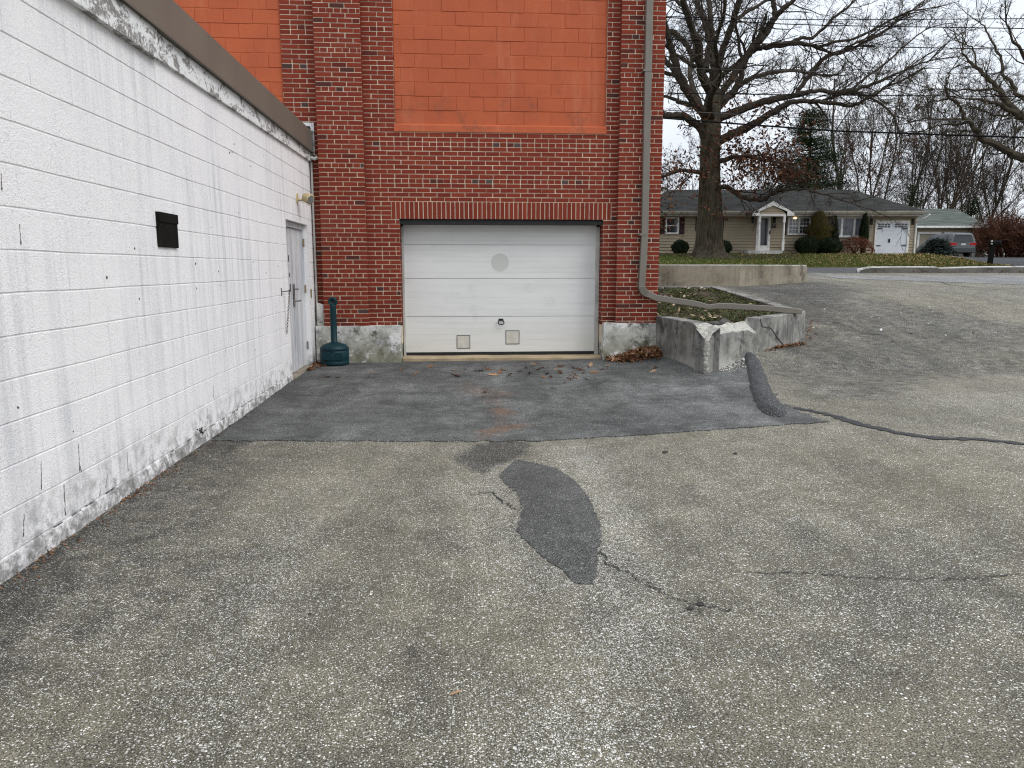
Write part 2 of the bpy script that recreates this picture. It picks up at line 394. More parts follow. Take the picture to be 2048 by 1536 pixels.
M['oak_leaf'] = leafmat('brown_oak_leaves', [(0, (.070, .028, .016)), (.5, (.105, .045, .022)), (.8, (.060, .024, .020)), (1, (.165, .078, .032))])
M['litter'] = leafmat('fallen_leaf_brown', [(0, (.13, .060, .030)), (.3, (.21, .105, .052)), (.6, (.095, .042, .024)), (.85, (.28, .15, .085)), (1, (.44, .29, .17))], .75)
M['yard_leaf'] = leafmat('fallen_leaf_pale', [(0, (.30, .19, .075)), (.5, (.42, .30, .16)), (.8, (.22, .12, .05)), (1, (.55, .43, .27))], .75)
M['cover'] = leafmat('ground_cover_leaves', [(0, (.030, .048, .014)), (.4, (.060, .085, .026)), (.75, (.10, .115, .045)), (.9, (.14, .11, .06)), (1, (.09, .05, .025))])
M['pale_leaf'] = leafmat('pale_dead_leaves', [(0, (.42, .30, .18)), (.6, (.55, .45, .33)), (1, (.30, .17, .09))])
M['box'] = leafmat('dark_evergreen', [(0, (.007, .012, .006)), (.6, (.015, .024, .011)), (1, (.030, .042, .018))])
M['conif'] = leafmat('conifer_needles', [(0, (.008, .017, .007)), (.6, (.020, .035, .013)), (1, (.038, .055, .020))])
M['golden'] = leafmat('golden_conifer', [(0, (.035, .036, .010)), (.5, (.075, .065, .018)), (1, (.12, .085, .03))])
M['maple'] = leafmat('red_brown_leaves', [(0, (.06, .022, .016)), (.5, (.12, .042, .028)), (1, (.19, .08, .05))])
M['bluepine'] = leafmat('blue_green_needles', [(0, (.012, .020, .016)), (.6, (.03, .045, .036)), (1, (.065, .08, .062))])
M['thicket'] = leafmat('red_brown_twigs', [(0, (.038, .018, .012)), (.5, (.085, .035, .022)), (1, (.13, .06, .035))])
t = NT('lawn_grass'); n1 = t.noise(.22, 5, .65); n2 = t.noise(6, 6, .75); u_ = t.xyz()[0]
f = t.map(t.math('ADD', t.math('MULTIPLY', t.map(u_, 10, 26), .45), t.math('MULTIPLY', n1, .75)), .38, .95)
c = t.mix(f, (.080, .108, .020), (.205, .150, .050)); c = t.mix(t.map(n2, .42, .66), c, t.mix(f, (.040, .055, .013), (.105, .075, .026)))
M['lawn'] = t.fin(c, .95, t.bump(t.noise(30, 4, .7), .8, .05), 0, .1)
M['grass'] = leafmat('grass_blades', [(0, (.045, .070, .014)), (.5, (.080, .108, .024)), (.82, (.14, .125, .042)), (1, (.21, .165, .07))])
M['soil'] = plain('planter_soil', (.055, .042, .030), (.095, .078, .055), 9, .95, 1.0, 40)
M['mulch'] = plain('bark_mulch', (.028, .017, .013), (.055, .036, .028), 14, .95, 1.0, 30)
M['field'] = plain('dull_winter_ground', (.11, .095, .055), (.07, .065, .035), .2, .95, .5, 4)
# house -------------------------------------------------------------------
M['siding'] = plain('tan_vinyl_siding', (.345, .288, .20), (.315, .262, .182), 2.5, .6)
t = NT('dark_shingles'); n1 = t.noise(1, 5, .7, t.scale((1.2, 1.2, 9))); n2 = t.noise(1.1, 5, .65)
c = t.mix(t.map(n1, .4, .62), (.026, .027, .026), (.050, .051, .048)); c = t.mix(t.map(n2, .45, .7, 0, .6), c, (.022, .024, .020))
M['roof'] = t.fin(c, .95, t.bump(n1, .5, .02), 0, .05)
t = NT('green_grey_shingles'); n1 = t.noise(1, 5, .7, t.scale((.7, .7, 11)))
M['roof2'] = t.fin(t.mix(t.map(n1, .38, .62), (.06, .07, .063), (.125, .14, .125)), .95, t.bump(n1, .5, .02), 0, .05)
M['trim'] = plain('white_trim', (.78, .775, .75), (.60, .59, .56), 4, .55)
M['gutter'] = plain('cream_gutter', (.50, .47, .41), (.38, .35, .30), 3, .5)
M['shutter'] = plain('maroon_shutter', (.030, .006, .009), (.022, .005, .007), 5, .5)
M['pane'] = plain('window_glass', (.018, .022, .027), (.035, .04, .045), 1.3, .08, 0, 60, 0, .6)
M['curtain'] = plain('curtained_glass', (.20, .21, .23), (.11, .12, .14), 2.2, .12, 0, 60, 0, .6)
M['stone'] = plain('stone_veneer', (.26, .21, .15), (.13, .105, .08), 4, .9, .8, 12)
M['wdoor'] = plain('white_house_door', (.66, .69, .74), (.60, .63, .68), 2, .45)
M['tandoor'] = plain('tan_garage_door', (.30, .265, .20), (.27, .24, .18), 2, .5)
M['iron'] = plain('black_iron', (.012, .012, .013), (.02, .02, .02), 9, .5)
M['lit'] = NT('ceiling_lamp_glow').fin((.9, .75, .5), .5, Emission_Color=(1, .78, .45, 1), Emission_Strength=2.2)
M['plastic_black'] = plain('black_mailbox', (.007, .007, .007), (.010, .010, .010), 5, .8)
# car
M['carpaint'] = plain('silver_paint', (.115, .125, .13), (.105, .115, .12), 1, .35, 0, 60, .35, .4)
M['cardark'] = plain('grey_bumper', (.045, .052, .055), (.04, .046, .048), 2, .5)
M['carglass'] = plain('tinted_glass', (.010, .012, .015), (.014, .016, .02), 1, .05, 0, 60, 0, .7)
M['tail'] = plain('red_tail_lamp', (.45, .012, .015), (.35, .01, .012), 8, .2)
M['tyre'] = plain('tyre_rubber', (.012, .012, .012), (.02, .02, .02), 9, .85)
M['rim'] = plain('alloy_rim', (.42, .42, .43), (.3, .3, .31), 9, .35, 0, 60, .6)
M['plate'] = plain('licence_plate', (.55, .56, .5), (.4, .42, .42), 20, .5)
M['wire'] = plain('dark_cable', (.008, .008, .008), (.010, .010, .010), 1, .9)
M['wire2'] = plain('grey_cable', (.10, .10, .10), (.08, .08, .08), 1, .8)
M['stump'] = plain('grey_weathered_wood', (.12, .115, .11), (.06, .057, .055), 9, .9, .8, 30)
M['chip'] = leafmat('white_stone_chips', [(0, (.5, .48, .43)), (1, (.72, .70, .66))], .9)
R = random.Random(11)
# ================================================================== ground
def in_poly(x, y, P):
    c = False; j = len(P) - 1
    for i in range(len(P)):
        if (P[i][1] > y) != (P[j][1] > y) and x < (P[j][0]-P[i][0]) * (y-P[i][1]) / (P[j][1]-P[i][1]) + P[i][0]: c = not c
        j = i
    return c
def seg_d(x, y, a, b):
    dx, dy = b[0]-a[0], b[1]-a[1]; L = dx*dx + dy*dy
    t = 0 if L == 0 else max(0, min(1, ((x-a[0])*dx + (y-a[1])*dy) / L))
    return math.hypot(x-a[0]-t*dx, y-a[1]-t*dy)
def line_d(x, y, P): return min(seg_d(x, y, P[i], P[i+1]) for i in range(len(P)-1))
def poly_d(x, y, P):                        # negative inside
    d = min(seg_d(x, y, P[i-1], P[i]) for i in range(len(P)))
    return -d if in_poly(x, y, P) else d
def T(*pts): return [tuple(onT(*p)[:2]) for p in pts]

wet = T((920, 916), (965, 892), (990, 884), (1045, 884), (1040, 905), (990, 925), (960, 940))
palel = T((1150, 900), (1215, 1000), (1225, 1110), (1260, 1220), (1210, 1380), (1120, 1500))
palel2 = T((1000, 940), (1040, 1040), (1090, 1120), (1150, 1170))
palel3 = T((600, 1050), (500, 1200), (430, 1400), (380, 1530))
oil = T((1385, 1212), (1412, 1208)); oil2 = T((1372, 1222), (1392, 1220))
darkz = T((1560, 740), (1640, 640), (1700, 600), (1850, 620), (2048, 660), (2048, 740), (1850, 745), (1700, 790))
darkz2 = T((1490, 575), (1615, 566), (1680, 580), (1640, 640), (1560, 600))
tarline = [(1585, 815), (1620, 822), (1660, 830), (1720, 849), (1800, 867), (1870, 877), (1950, 879), (2060, 890), (2200, 902)]
rustl = T((995, 822), (1012, 828)); rustl2 = T((975, 866), (1000, 860), (1040, 853)); rustl3 = T((950, 780), (1000, 790)); rustl4 = T((930, 765), (985, 800), (1010, 830), (1000, 862), (960, 878))
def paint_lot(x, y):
    dirt_shade = .70 * math.exp(-((x + 2.1) / .75) ** 2) if x < 0 and y < 9 else 0  # stain along the wall foot, doubling as its painted contact shade
    dirt_shade = max(dirt_shade, .85 * math.exp(-max(0, poly_d(x, y, wet)) ** 2 / .008)) if 4 < y < 8 and -1 < x < 1.5 else dirt_shade
    if 2 < y < 5 and 0 < x < 2: dirt_shade = max(dirt_shade, .9 * math.exp(-(line_d(x, y, oil) / .03) ** 2), .8 * math.exp(-(line_d(x, y, oil2) / .025) ** 2))
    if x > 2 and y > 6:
        dirt_shade = max(dirt_shade, .54 * math.exp(-max(0, poly_d(x, y, darkz)) ** 2 / .3), .72 * math.exp(-max(0, poly_d(x, y, darkz2)) ** 2 / .5))
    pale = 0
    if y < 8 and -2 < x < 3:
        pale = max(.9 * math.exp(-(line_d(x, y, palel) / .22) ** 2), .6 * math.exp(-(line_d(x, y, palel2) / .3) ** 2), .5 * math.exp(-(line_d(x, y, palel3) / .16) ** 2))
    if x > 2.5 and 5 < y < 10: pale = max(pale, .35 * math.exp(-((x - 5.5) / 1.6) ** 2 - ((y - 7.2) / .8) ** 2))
    if x < 1 and y < 6.5: dirt_shade = max(dirt_shade, .46 * math.exp(-((x + 1.35) / .5) ** 2 - ((y - 3.4) / .9) ** 2), .3 * math.exp(-((x + .15) / .3) ** 2 - ((y - 2.6) / .5) ** 2))
    if y < 9: dirt_shade = max(dirt_shade, .22 * math.exp(-((x - 1.05 - .06 * (5 - y)) / .14) ** 2) * sm(y, 2, 3) * (1 - sm(y, 4.2, 5)))
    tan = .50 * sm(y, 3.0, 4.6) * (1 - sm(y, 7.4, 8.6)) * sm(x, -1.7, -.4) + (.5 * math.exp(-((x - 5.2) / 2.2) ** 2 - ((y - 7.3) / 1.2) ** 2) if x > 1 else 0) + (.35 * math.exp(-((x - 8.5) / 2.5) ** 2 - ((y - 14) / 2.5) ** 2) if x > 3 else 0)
    return dirt_shade, pale, min(.9, tan)
def paint_patch(x, y):
    r = max(1.0 * math.exp(-(line_d(x, y, rustl) / .13) ** 2), math.exp(-(line_d(x, y, rustl2) / .12) ** 2), .62 * math.exp(-(line_d(x, y, rustl3) / .30) ** 2), .5 * math.exp(-(line_d(x, y, rustl4) / .16) ** 2))
    dirt_shade = .45 * math.exp(-((x + 2.1) / .5) ** 2); dirt_shade = max(dirt_shade, .40 * math.exp(-((y - 11.0) / .5) ** 2))  # bands at the wall feet: dirt with contact shade painted in
    dirt_shade = max(dirt_shade, .33 * math.exp(-((x + .75) / .22) ** 2), .3 * math.exp(-((x - .75) / .3) ** 2 - ((y - 9.4) / .8) ** 2))
    pale = .5 * math.exp(-((x - 2.6) / .7) ** 2 - ((y - 8.4) / 1.0) ** 2); dirt_shade = max(dirt_shade, .40 * math.exp(-((x + .55 - (y - 6.4) * .05) / .16) ** 2), .34 * math.exp(-((x + 1.5) / .35) ** 2), .36 * math.exp(-((y - 6.45) / .10) ** 2) * (x < .5))  # near-edge band paints the shade of the patch's step
    return dirt_shade, pale, r
def set_paint(me, fn):
    arr = ([], [], [])
    for v in me.vertices:
        for a, q in zip(arr, fn(v.co.x, v.co.y)): a.append(q)
    for nm, a in zip(('dirt_shade', 'pale', 'rust'), arr):
        at = me.attributes.new(nm, 'FLOAT', 'POINT'); at.data.foreach_set('value', a)
def grid(name, xs, ys, zf, mat, kind='structure', paint=None, keep=None):
    mb = MB(); nx = len(xs)
    for y in ys:
        for x in xs: mb.v.append((x, y, zf(x, y)))
    for j in range(len(ys)-1):
        for i in range(nx-1):
            if keep and not keep((xs[i]+xs[i+1])/2, (ys[j]+ys[j+1])/2): continue
            mb.face((j*nx+i, j*nx+i+1, (j+1)*nx+i+1, (j+1)*nx+i))
    o = mb.build(name, mat, smooth=True); tag(o, kind=kind)
    if paint: set_paint(o.data, paint)
    return o
def frange(a, b, s):
    n = max(1, round((b - a) / s)); return [a + (b - a) * i / n for i in range(n + 1)]
gx = frange(-300, -20, 20) + frange(-20, 60, 1.0)[1:] + frange(60, 400, 20)[1:]
gy = frange(-60, -4, 4) + frange(-4, 70, 1.0)[1:] + frange(70, 200, 10)[1:] + frange(200, 1500, 100)[1:]
grid('ground', gx, gy, lambda x, y: H(x, y) - .16, M['field'])
lx = frange(-2.15, 7, .075) + frange(7, 34, .45)[1:]; ly = frange(-8, 1.4, .5) + frange(1.4, 12.5, .075)[1:] + frange(12.5, 26, .25)[1:]
def lot_keep(x, y):
    v = x*sy + y*cy
    return v < 24.6 and not (x < 2.95 and y > 11.32)
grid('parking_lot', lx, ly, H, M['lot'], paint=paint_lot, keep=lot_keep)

def sheet(name, pts, mat, off, step=.2, rim=0.0, paint=None, jag=0.0, kind='structure', zf=H, seed=5):
    rr = random.Random(seed)
    if jag:
        q = []
        for i in range(len(pts)):
            a, b = Vector(pts[i][:2]), Vector(pts[(i+1) % len(pts)][:2]); n = max(1, int((b-a).length / (jag * 2.2)))
            nn = Vector((-(b-a).y, (b-a).x)).normalized()
            for k in range(n): q.append(a.lerp(b, k / n) + nn * rr.gauss(0, jag * .45))
        pts = q
    bm = bmesh.new(); vs = [bm.verts.new((p[0], p[1], 0)) for p in pts]; bm.faces.new(vs)
    bmesh.ops.triangulate(bm, faces=bm.faces[:])
    x0, x1 = min(p[0] for p in pts), max(p[0] for p in pts); y0, y1 = min(p[1] for p in pts), max(p[1] for p in pts)
    for ax, a, b in ((0, x0, x1), (1, y0, y1)):
        k = a + step
        while k < b:
            co = [0, 0, 0]; no = [0, 0, 0]; co[ax] = k; no[ax] = 1
            bmesh.ops.bisect_plane(bm, geom=bm.verts[:]+bm.edges[:]+bm.faces[:], plane_co=co, plane_no=no); k += step
    be = [e for e in bm.edges if len(e.link_faces) == 1]
    for v in bm.verts: v.co.z = zf(v.co.x, v.co.y) + off
    if rim:
        r = bmesh.ops.extrude_edge_only(bm, edges=be)
        for v in [g for g in r['geom'] if isinstance(g, bmesh.types.BMVert)]: v.co.z -= rim
    bmesh.ops.recalc_face_normals(bm, faces=bm.faces)
    if sum(f.normal.z for f in bm.faces) < 0: bmesh.ops.reverse_faces(bm, faces=bm.faces)
    me = bpy.data.meshes.new(name); bm.to_mesh(me); bm.free(); me.materials.append(mat)
    if paint: set_paint(me, paint)
    o = bpy.data.objects.new(name, me); COL.objects.link(o)
    return tag(o, kind=kind)

ppx = [(424, 882), (700, 883), (935, 884), (1060, 883), (1200, 876), (1400, 862), (1560, 852), (1655, 845), (1600, 824), (1560, 805), (1528, 762), (1505, 714), (1490, 706), (1430, 735)]
pp = T(*ppx) + [(3.3, 9.9), (3.0, 11.0), (2.98, 11.27), (-2.08, 11.27), (-2.09, 9.0)]
sheet('asphalt_patch', pp, M['patch'], .009, .11, .02, paint_patch, .03)
ov = [(1033, 919), (1064, 925), (1115, 938), (1153, 965), (1178, 997), (1193, 1032), (1203, 1065), (1196, 1110), (1192, 1150), (1187, 1170), (1150, 1166), (1122, 1141), (1072, 1102), (1033, 1063), (1040, 1040), (1044, 1016), (1033, 985), (1009, 966), (997, 950)]
sheet('pavement_patch', T(*ov), M['oval'], .004, .3, 0, None, .010)
def ribbon(name, px, w, mat, off=.005, n=9, wob=.012, seed=1, taper=True):
    rr = random.Random(seed); P = [onT(*p) for p in px]; pts = []
    for i in range(len(P)-1):
        for k in range(n): pts.append(P[i].lerp(P[i+1], k/n))
    pts.append(P[-1]); mb = MB(); N = len(pts)
    for i, p in enumerate(pts):
        d = (pts[min(i+1, N-1)] - pts[max(0, i-1)]); s = Vector((-d.y, d.x, 0)).normalized()
        e = rr.gauss(0, wob); ww = w * rr.uniform(.5, 1.4) * (min(1, i/5+.15) * min(1, (N-1-i)/5+.15) if taper else 1)
        for k in (-1, 1):
            q = p + s * (e + k * ww / 2); mb.v.append((q.x, q.y, H(q.x, q.y) + off))
        if i: mb.face((2*i-2, 2*i, 2*i+1, 2*i-1))
    return tag(mb.build(name, mat), kind='structure')
ribbon('crack_seal', tarline, .085, M['tar'], .006, 8, .008, 2, False)
ribbon('pavement_crack', [(1195, 1095), (1220, 1130), (1255, 1145), (1290, 1165), (1320, 1185), (1360, 1203), (1400, 1212), (1470, 1224)], .008, M['tar'], seed=3)
ribbon('pavement_crack', [(1470, 1147), (1600, 1147), (1640, 1148), (1700, 1155), (1850, 1160), (1960, 1158), (2048, 1148), (2150, 1140)], .0075, M['tar'], seed=4)
ribbon('pavement_crack', [(940, 990), (985, 985), (1012, 1012), (1045, 1025)], .010, M['tar'], seed=5)
ribbon('pavement_crack', [(1655, 640), (1700, 655), (1730, 668), (1790, 672)], .014, M['tar'], seed=6)
ribbon('pavement_crack', [(1640, 762), (1690, 770), (1730, 768)], .010, M['tar'], seed=7)
ribbon('pavement_crack', [(1760, 556), (1800, 561), (1860, 559), (1900, 570), (2048, 584)], .03, M['tar'], seed=8)
ribbon('pavement_crack', [(1640, 700), (1690, 690), (1760, 700), (1850, 712)], .010, M['tar'], seed=9)
for qx, qy, qs in ((1400, 1208, 9), (1380, 1218, 8), (1458, 1222, 5), (1330, 905, 6), (1470, 908, 5), (620, 1230, 4)):
    rr_ = random.Random(qx); sheet('oil_stain', T(*[(qx + qs * math.cos(a) * rr_.uniform(.6, 1.3), qy + qs * .38 * math.sin(a) * rr_.uniform(.6, 1.3)) for a in [math.pi * k / 7 for k in range(14)]]), M['oil'], .005, .5)
# asphalt berm beside the planter
bp = [onT(*p) for p in [(1494, 708), (1507, 728), (1514, 752), (1520, 778), (1531, 802), (1545, 822), (1556, 836)]]
pts = []
for i in range(len(bp)-1):
    for k in range(8): pts.append(bp[i].lerp(bp[i+1], k/8))
pts.append(bp[-1]); mb = MB(); N = len(pts); K = 11
for i, p in enumerate(pts):
    d = pts[min(i+1, N-1)] - pts[max(0, i-1)]; s = Vector((d.y, -d.x, 0)).normalized()
    if s.x < 0: s = -s
    w = lerp(.095, .135, i/(N-1)) * min(1, .45 + i/8) * min(1, .35 + (N-1-i)/9) * (1 + .12 * noise.noise(p * 5)); hh = .062 * min(1, (i+.5)/3) * min(1, (N-.5-i)/3)
    for k in range(K):
        a = -1 + 2*k/(K-1); q = p + s * (a * w)
        z = H(q.x, q.y) + hh * (1-a*a)**.8 * (1 + .35*noise.noise(q * 14)) + .004
        mb.v.append((q.x, q.y, z + .009*noise.noise(q * 45)))
    if i:
        for k in range(K-1): mb.face(((i-1)*K+k, (i-1)*K+k+1, i*K+k+1, i*K+k))
tag(mb.build('asphalt_berm', M['berm'], smooth=True), 'lumpy black asphalt berm curving out from the broken planter corner', 'berm')

# street, lawn, driveway, pale strip along the street
def uvpoly(*q): return [tuple(uv2w(u, v)[:2]) for u, v in q]
sheet('road', uvpoly((2, 24.3), (45, 24.3), (60, 27), (60, 33.4), (2, 33.4)), M['road'], .0, 1.0)
ap = T((1618, 549), (1712, 551), (1800, 552), (2048, 551), (2300, 553), (2300, 578), (2048, 570), (1800, 561), (1680, 557))
sheet('pavement', ap, M['apron'], .006, .7)
sheet('lawn', uvpoly((2, 33.4), (22.4, 33.4), (23.1, 36), (23.9, 41), (24.4, 44.2), (24.4, 47), (5, 47), (2, 47)), M['lawn'], .03, .8, .1)
sheet('driveway', uvpoly((22.6, 33.4), (60, 33.4), (60, 66), (27, 66), (25.4, 47), (20.8, 47), (20.8, 44.6), (24.2, 44.4), (24.0, 41), (23.2, 36)), M['drive'], .012, 1.2)
sheet('flower_bed', uvpoly((11.0, 40.2), (12.6, 39.9), (15, 40.2), (15.8, 41.4), (17, 45.2), (20.6, 45.3), (20.6, 47), (5, 47), (5, 46.3), (9.8, 46.2), (10.2, 41.4)), M['mulch'], .045, .7, 0, None, .12)

# ================================================================== brick building
C0 = .0648; WY = 11.3; PY = 11.18
ZH = 3.196 - C0/2                         # bottom of one header course on the wall face
ZB = ZH - 40 * C0                         # base of the course grid
bb = thing('brick_building', 'red brick building with white garage door and orange painted panels', 'building', (.6, 11.3, 0))
def bricks(mb, a0, a1, z0, z1, to, hole=None, hdr=0, seed=1, anchor=0.0, per=8, pd=.010):
    rr = random.Random(seed); i0 = math.ceil((z0 - ZB) / C0 - .3); i1 = math.floor((z1 - ZB) / C0 + .01); g = .0056
    for i in range(i0, i1):
        zb = ZB + i * C0; zc = zb + C0/2; hd = (i - 40 - hdr) % per == 0
        pit = .1018 if hd else .2036; ph = anchor + (pit/2 if i % 2 else 0) + rr.uniform(-.006, .006)
        iv = [(a0, a1)]
        if hole:
            for h0, h1, k0, k1 in hole:
                if k0 < zc < k1:
                    n = []
                    for p, q in iv:
                        if h0 <= p and h1 >= q: continue
                        if h1 <= p or h0 >= q: n.append((p, q)); continue
                        if h0 > p: n.append((p, h0))
                        if h1 < q: n.append((h1, q))
                    iv = n
        for p, q in iv:
            k = math.floor((p - ph) / pit); cuts = [ph + (k + j) * pit for j in range(int((q - p) / pit) + 3)]
            cuts = [p - .005] + [x for x in cuts if p + .05 < x < q - .05] + [q + .005]
            for xa, xb in zip(cuts, cuts[1:]):
                if xb > xa:
                    r = rr.random(); dk = (.16 if hd else pd)
                    tone = rr.uniform(.91, 1 if hd else .945) if r < dk else rr.uniform(0, .89)
                    dz, dd = rr.gauss(0, .0008), rr.gauss(0, .0012); ea = rr.gauss(0, .0015)
                    to(mb, xa + g + ea, xb - g + ea, zb + g + dz, zb + C0 - g + dz, dd, tone)
def front(Y):
    def f(mb, xa, xb, za, zb, d, t):
        yf = Y - .006 + d; b = len(mb.v)
        mb.v.extend([(xa, yf, za), (xb, yf, za), (xb, yf, zb), (xa, yf, zb), (xa, Y+.004, za), (xb, Y+.004, za), (xb, Y+.004, zb), (xa, Y+.004, zb)])
        for q in ((0,1,2,3),(0,4,5,1),(1,5,6,2),(2,6,7,3),(3,7,4,0)): mb.face([b+i for i in q], 0, t)
    return f
def sidef(X, sg):
    def f(mb, ya, yb, za, zb, d, t):
        xf = X + sg * (.006 + d); b = len(mb.v); xi = X - sg * .004
        mb.v.extend([(xf, ya, za), (xf, yb, za), (xf, yb, zb), (xf, ya, zb), (xi, ya, za), (xi, yb, za), (xi, yb, zb), (xi, ya, zb)])
        for q in ((0,1,2,3),(0,4,5,1),(1,5,6,2),(2,6,7,3),(3,7,4,0)): mb.face([b+i for i in q], 0, t)
    return f
TOP = 7.4; XR = 3.0
g0, g1 = onY(798.5, 440, WY).x, onY(1207, 440, WY).x          # garage opening -.82 .. 2.165
ZL0, ZL1 = 2.142, ZB + 28 * C0                                    # lintel
zp = 3.375; o0, o1 = onY(788, 200, WY).x, onY(1213, 200, WY).x; oL1 = onY(565, 150, WY).x
pl0, pl1 = onY(636, 300, PY).x, onY(727, 300, PY).x; pr0 = onY(1243, 100, PY).x
fz = .59
mb = MB()
bricks(mb, pl1, pr0, fz, TOP, front(WY), [(g0, g1, 0, ZL0), (g0 - .115, g1 + .115, ZL0 - .001, ZL1), (o0, o1, zp, 7)], 0, 3, .02)
bricks(mb, -9, pl0, fz, TOP, front(WY), [(-9, oL1, 3.2, 7)], 0, 4, .05)
bwall = mb.build('wall', M['brick'], bb, tone=True)
mm = MB(); Y1 = WY + .35
def wallbox(x0, x1, z0, z1, y0=WY): mm.box(x0, y0, z0, x1, Y1, z1)
wallbox(-9, oL1, .3, 3.2); wallbox(oL1, o0, .3, TOP); wallbox(o0, g0, .3, zp); wallbox(g1, o1, .3, zp); wallbox(o1, 2.6, .3, TOP); wallbox(g0, g1, ZL0 + .004, zp)
mm.box(-9, WY+.16, 3.2, oL1, Y1, TOP); mm.box(o0, WY+.16, zp, o1, Y1, TOP)
mm.build('mortar_bed', M['mortar'], bwall)
# jamb bricks (right-hand reveal, left-hand reveal)
for gx_, sg_ in ((g1 - .002, -1), (g0 + .002, 1)):
    jb = MB(); bricks(jb, WY + .005, WY + .28, fz, ZL0 - .05, sidef(gx_, sg_), None, 0, 9, WY + .07, 99, .05); jb.build('jamb', M['brick'], bb, tone=True)
for a, b, s in ((pl0, pl1, 21), (pr0, XR, 22)):
    mb = MB(); bricks(mb, a, b, fz, TOP, front(PY), None, 7 if s == 22 else 3, s, b if s == 21 else a, 8, .06)
    bricks(mb, PY, WY, fz, TOP, sidef(b, 1), None, 0, s+5, PY, 99) if s == 21 else None
    bricks(mb, PY, WY, fz, TOP, sidef(a, -1), None, 0, s+5, PY, 99); pb = mb.build('pilaster', M['brick'], bb, tone=True)
    mm = MB(); mm.box(a, PY, .3, b, WY + .02, TOP); mm.build('mortar_bed', M['mortar'], pb)
mb = MB(); bricks(mb, PY, 20, .5, TOP, sidef(XR, 1), None, 0, 33, 11.2); sw = mb.build('side_wall', M['brick'], bb, tone=True)
mm = MB(); mm.box(XR - .3, WY + .02, 0, XR, 20, TOP); mm.build('mortar_bed', M['mortar'], sw)
mm = MB(); mm.box(-9.05, PY - .05, TOP, XR + .05, 20.05, TOP + .12); mm.box(-9, 19.7, 0, XR - .3, 20, TOP); mm.box(-9, Y1, 0, -8.7, 19.7, TOP); mm.build('roof', M['kerb'], bb)
# soldier course over the door
mb = MB(); rr = random.Random(5); x = g0 - .112; i = 0; n = 49; wid = (g1 - g0 + .224) / n
for i in range(n):
    xa = x + i * wid; front(WY - .004)(mb, xa + .0062, xa + wid - .0062, ZL0 - .004 + rr.gauss(0, .001), ZL1 - .005, rr.gauss(0, .001), rr.uniform(.05, .85))
ln = mb.build('lintel', M['brick'], bb, tone=True)
mm = MB(); mm.box(g0 - .115, WY - .004, ZL0 - .002, g1 + .115, WY + .3, ZL1 - .003); mm.build('mortar_bed', M['mortar'], ln)
mm = MB(); mm.box(g0 + .001, WY + .03, ZL0 - .014, g1 - .001, WY + .33, ZL0 - .003); mm.build('steel_angle', M['black'], ln)

# orange block panels ------------------------------------------------
def block_panel(name, x0, x1, z0, z1, ysurf, seed, zj, off0):
    mb = MB(); rr = random.Random(seed); g = .005; z = z0; row = 0; Hh = .192
    mb.box(x0, ysurf + .0055, z0, x1, ysurf + .2, z1)
    while z < z1 - .02:
        zt = min(z + Hh, z1); x = x0 - .10 - (row % 2) * .196
        while x < x1:
            xa, xb = max(x, x0), min(x + .392, x1)
            if xb - xa > .04:
                d = rr.gauss(0, .0022); gg = g * rr.choice((.08, .1, .15, .3, .9)); gz = g * rr.choice((.12, .2, .3, .5, .9)); b = len(mb.v); bv = .006
                y = ysurf + d
                P = [(xa+gg, y+.006, z+gz), (xb-gg, y+.006, z+gz), (xb-gg, y+.006, zt-gz), (xa+gg, y+.006, zt-gz),
                     (xa+gg+bv, y, z+gz+bv), (xb-gg-bv, y, z+gz+bv), (xb-gg-bv, y, zt-gz-bv), (xa+gg+bv, y, zt-gz-bv)]
                mb.v.extend(P)
                for q in ((4,5,6,7),(0,1,5,4),(1,2,6,5),(2,3,7,6),(3,0,4,7)): mb.face([b+i for i in q])
            x += .392
        z = zt; row += 1
    return mb.build(name, M['orange'], bb)
bp_ = block_panel('infill_panel', o0 + .004, o1 - .004, zp + .1, 6.6, WY + .018, 8, 0, 1)
mb = MB(); mb.v = []; 
mb.prism([(o0 - .012, WY - .022, zp - .012), (o0 - .012, WY + .03, zp - .012), (o0 - .012, WY + .03, zp + .105), (o0 - .012, WY + .012, zp + .105), (o0 - .012, WY - .018, zp + .085)], (o1 - o0 + .02, 0, 0))
mb.build('sill', M['orange'], bp_, bevel=.006)
block_panel('infill_panel', -8.98, oL1 - .004, 3.25, 6.6, WY + .018, 15, 0, 1)
# little boarded window behind the roof edge of the white building
w0, w1 = onY(598, 262, WY), onY(628, 246, WY)
mb = MB(); x0_, x1_ = -2.35, w1.x; z1_ = w1.z; z0_ = z1_ - .45
mb.box(x0_, WY-.03, z1_-.05, x1_, WY+.02, z1_); mb.box(x1_-.05, WY-.03, z0_, x1_, WY+.02, z1_-.05); mb.box(x0_, WY-.03, z0_, x0_+.05, WY+.02, z1_-.05)
wf = mb.build('window', M['peel'], bb)
mb = MB(); mb.box(x0_+.05, WY-.008, z0_, x1_-.05, WY+.03, z1_-.05); mb.build('pane', M['black'], wf)

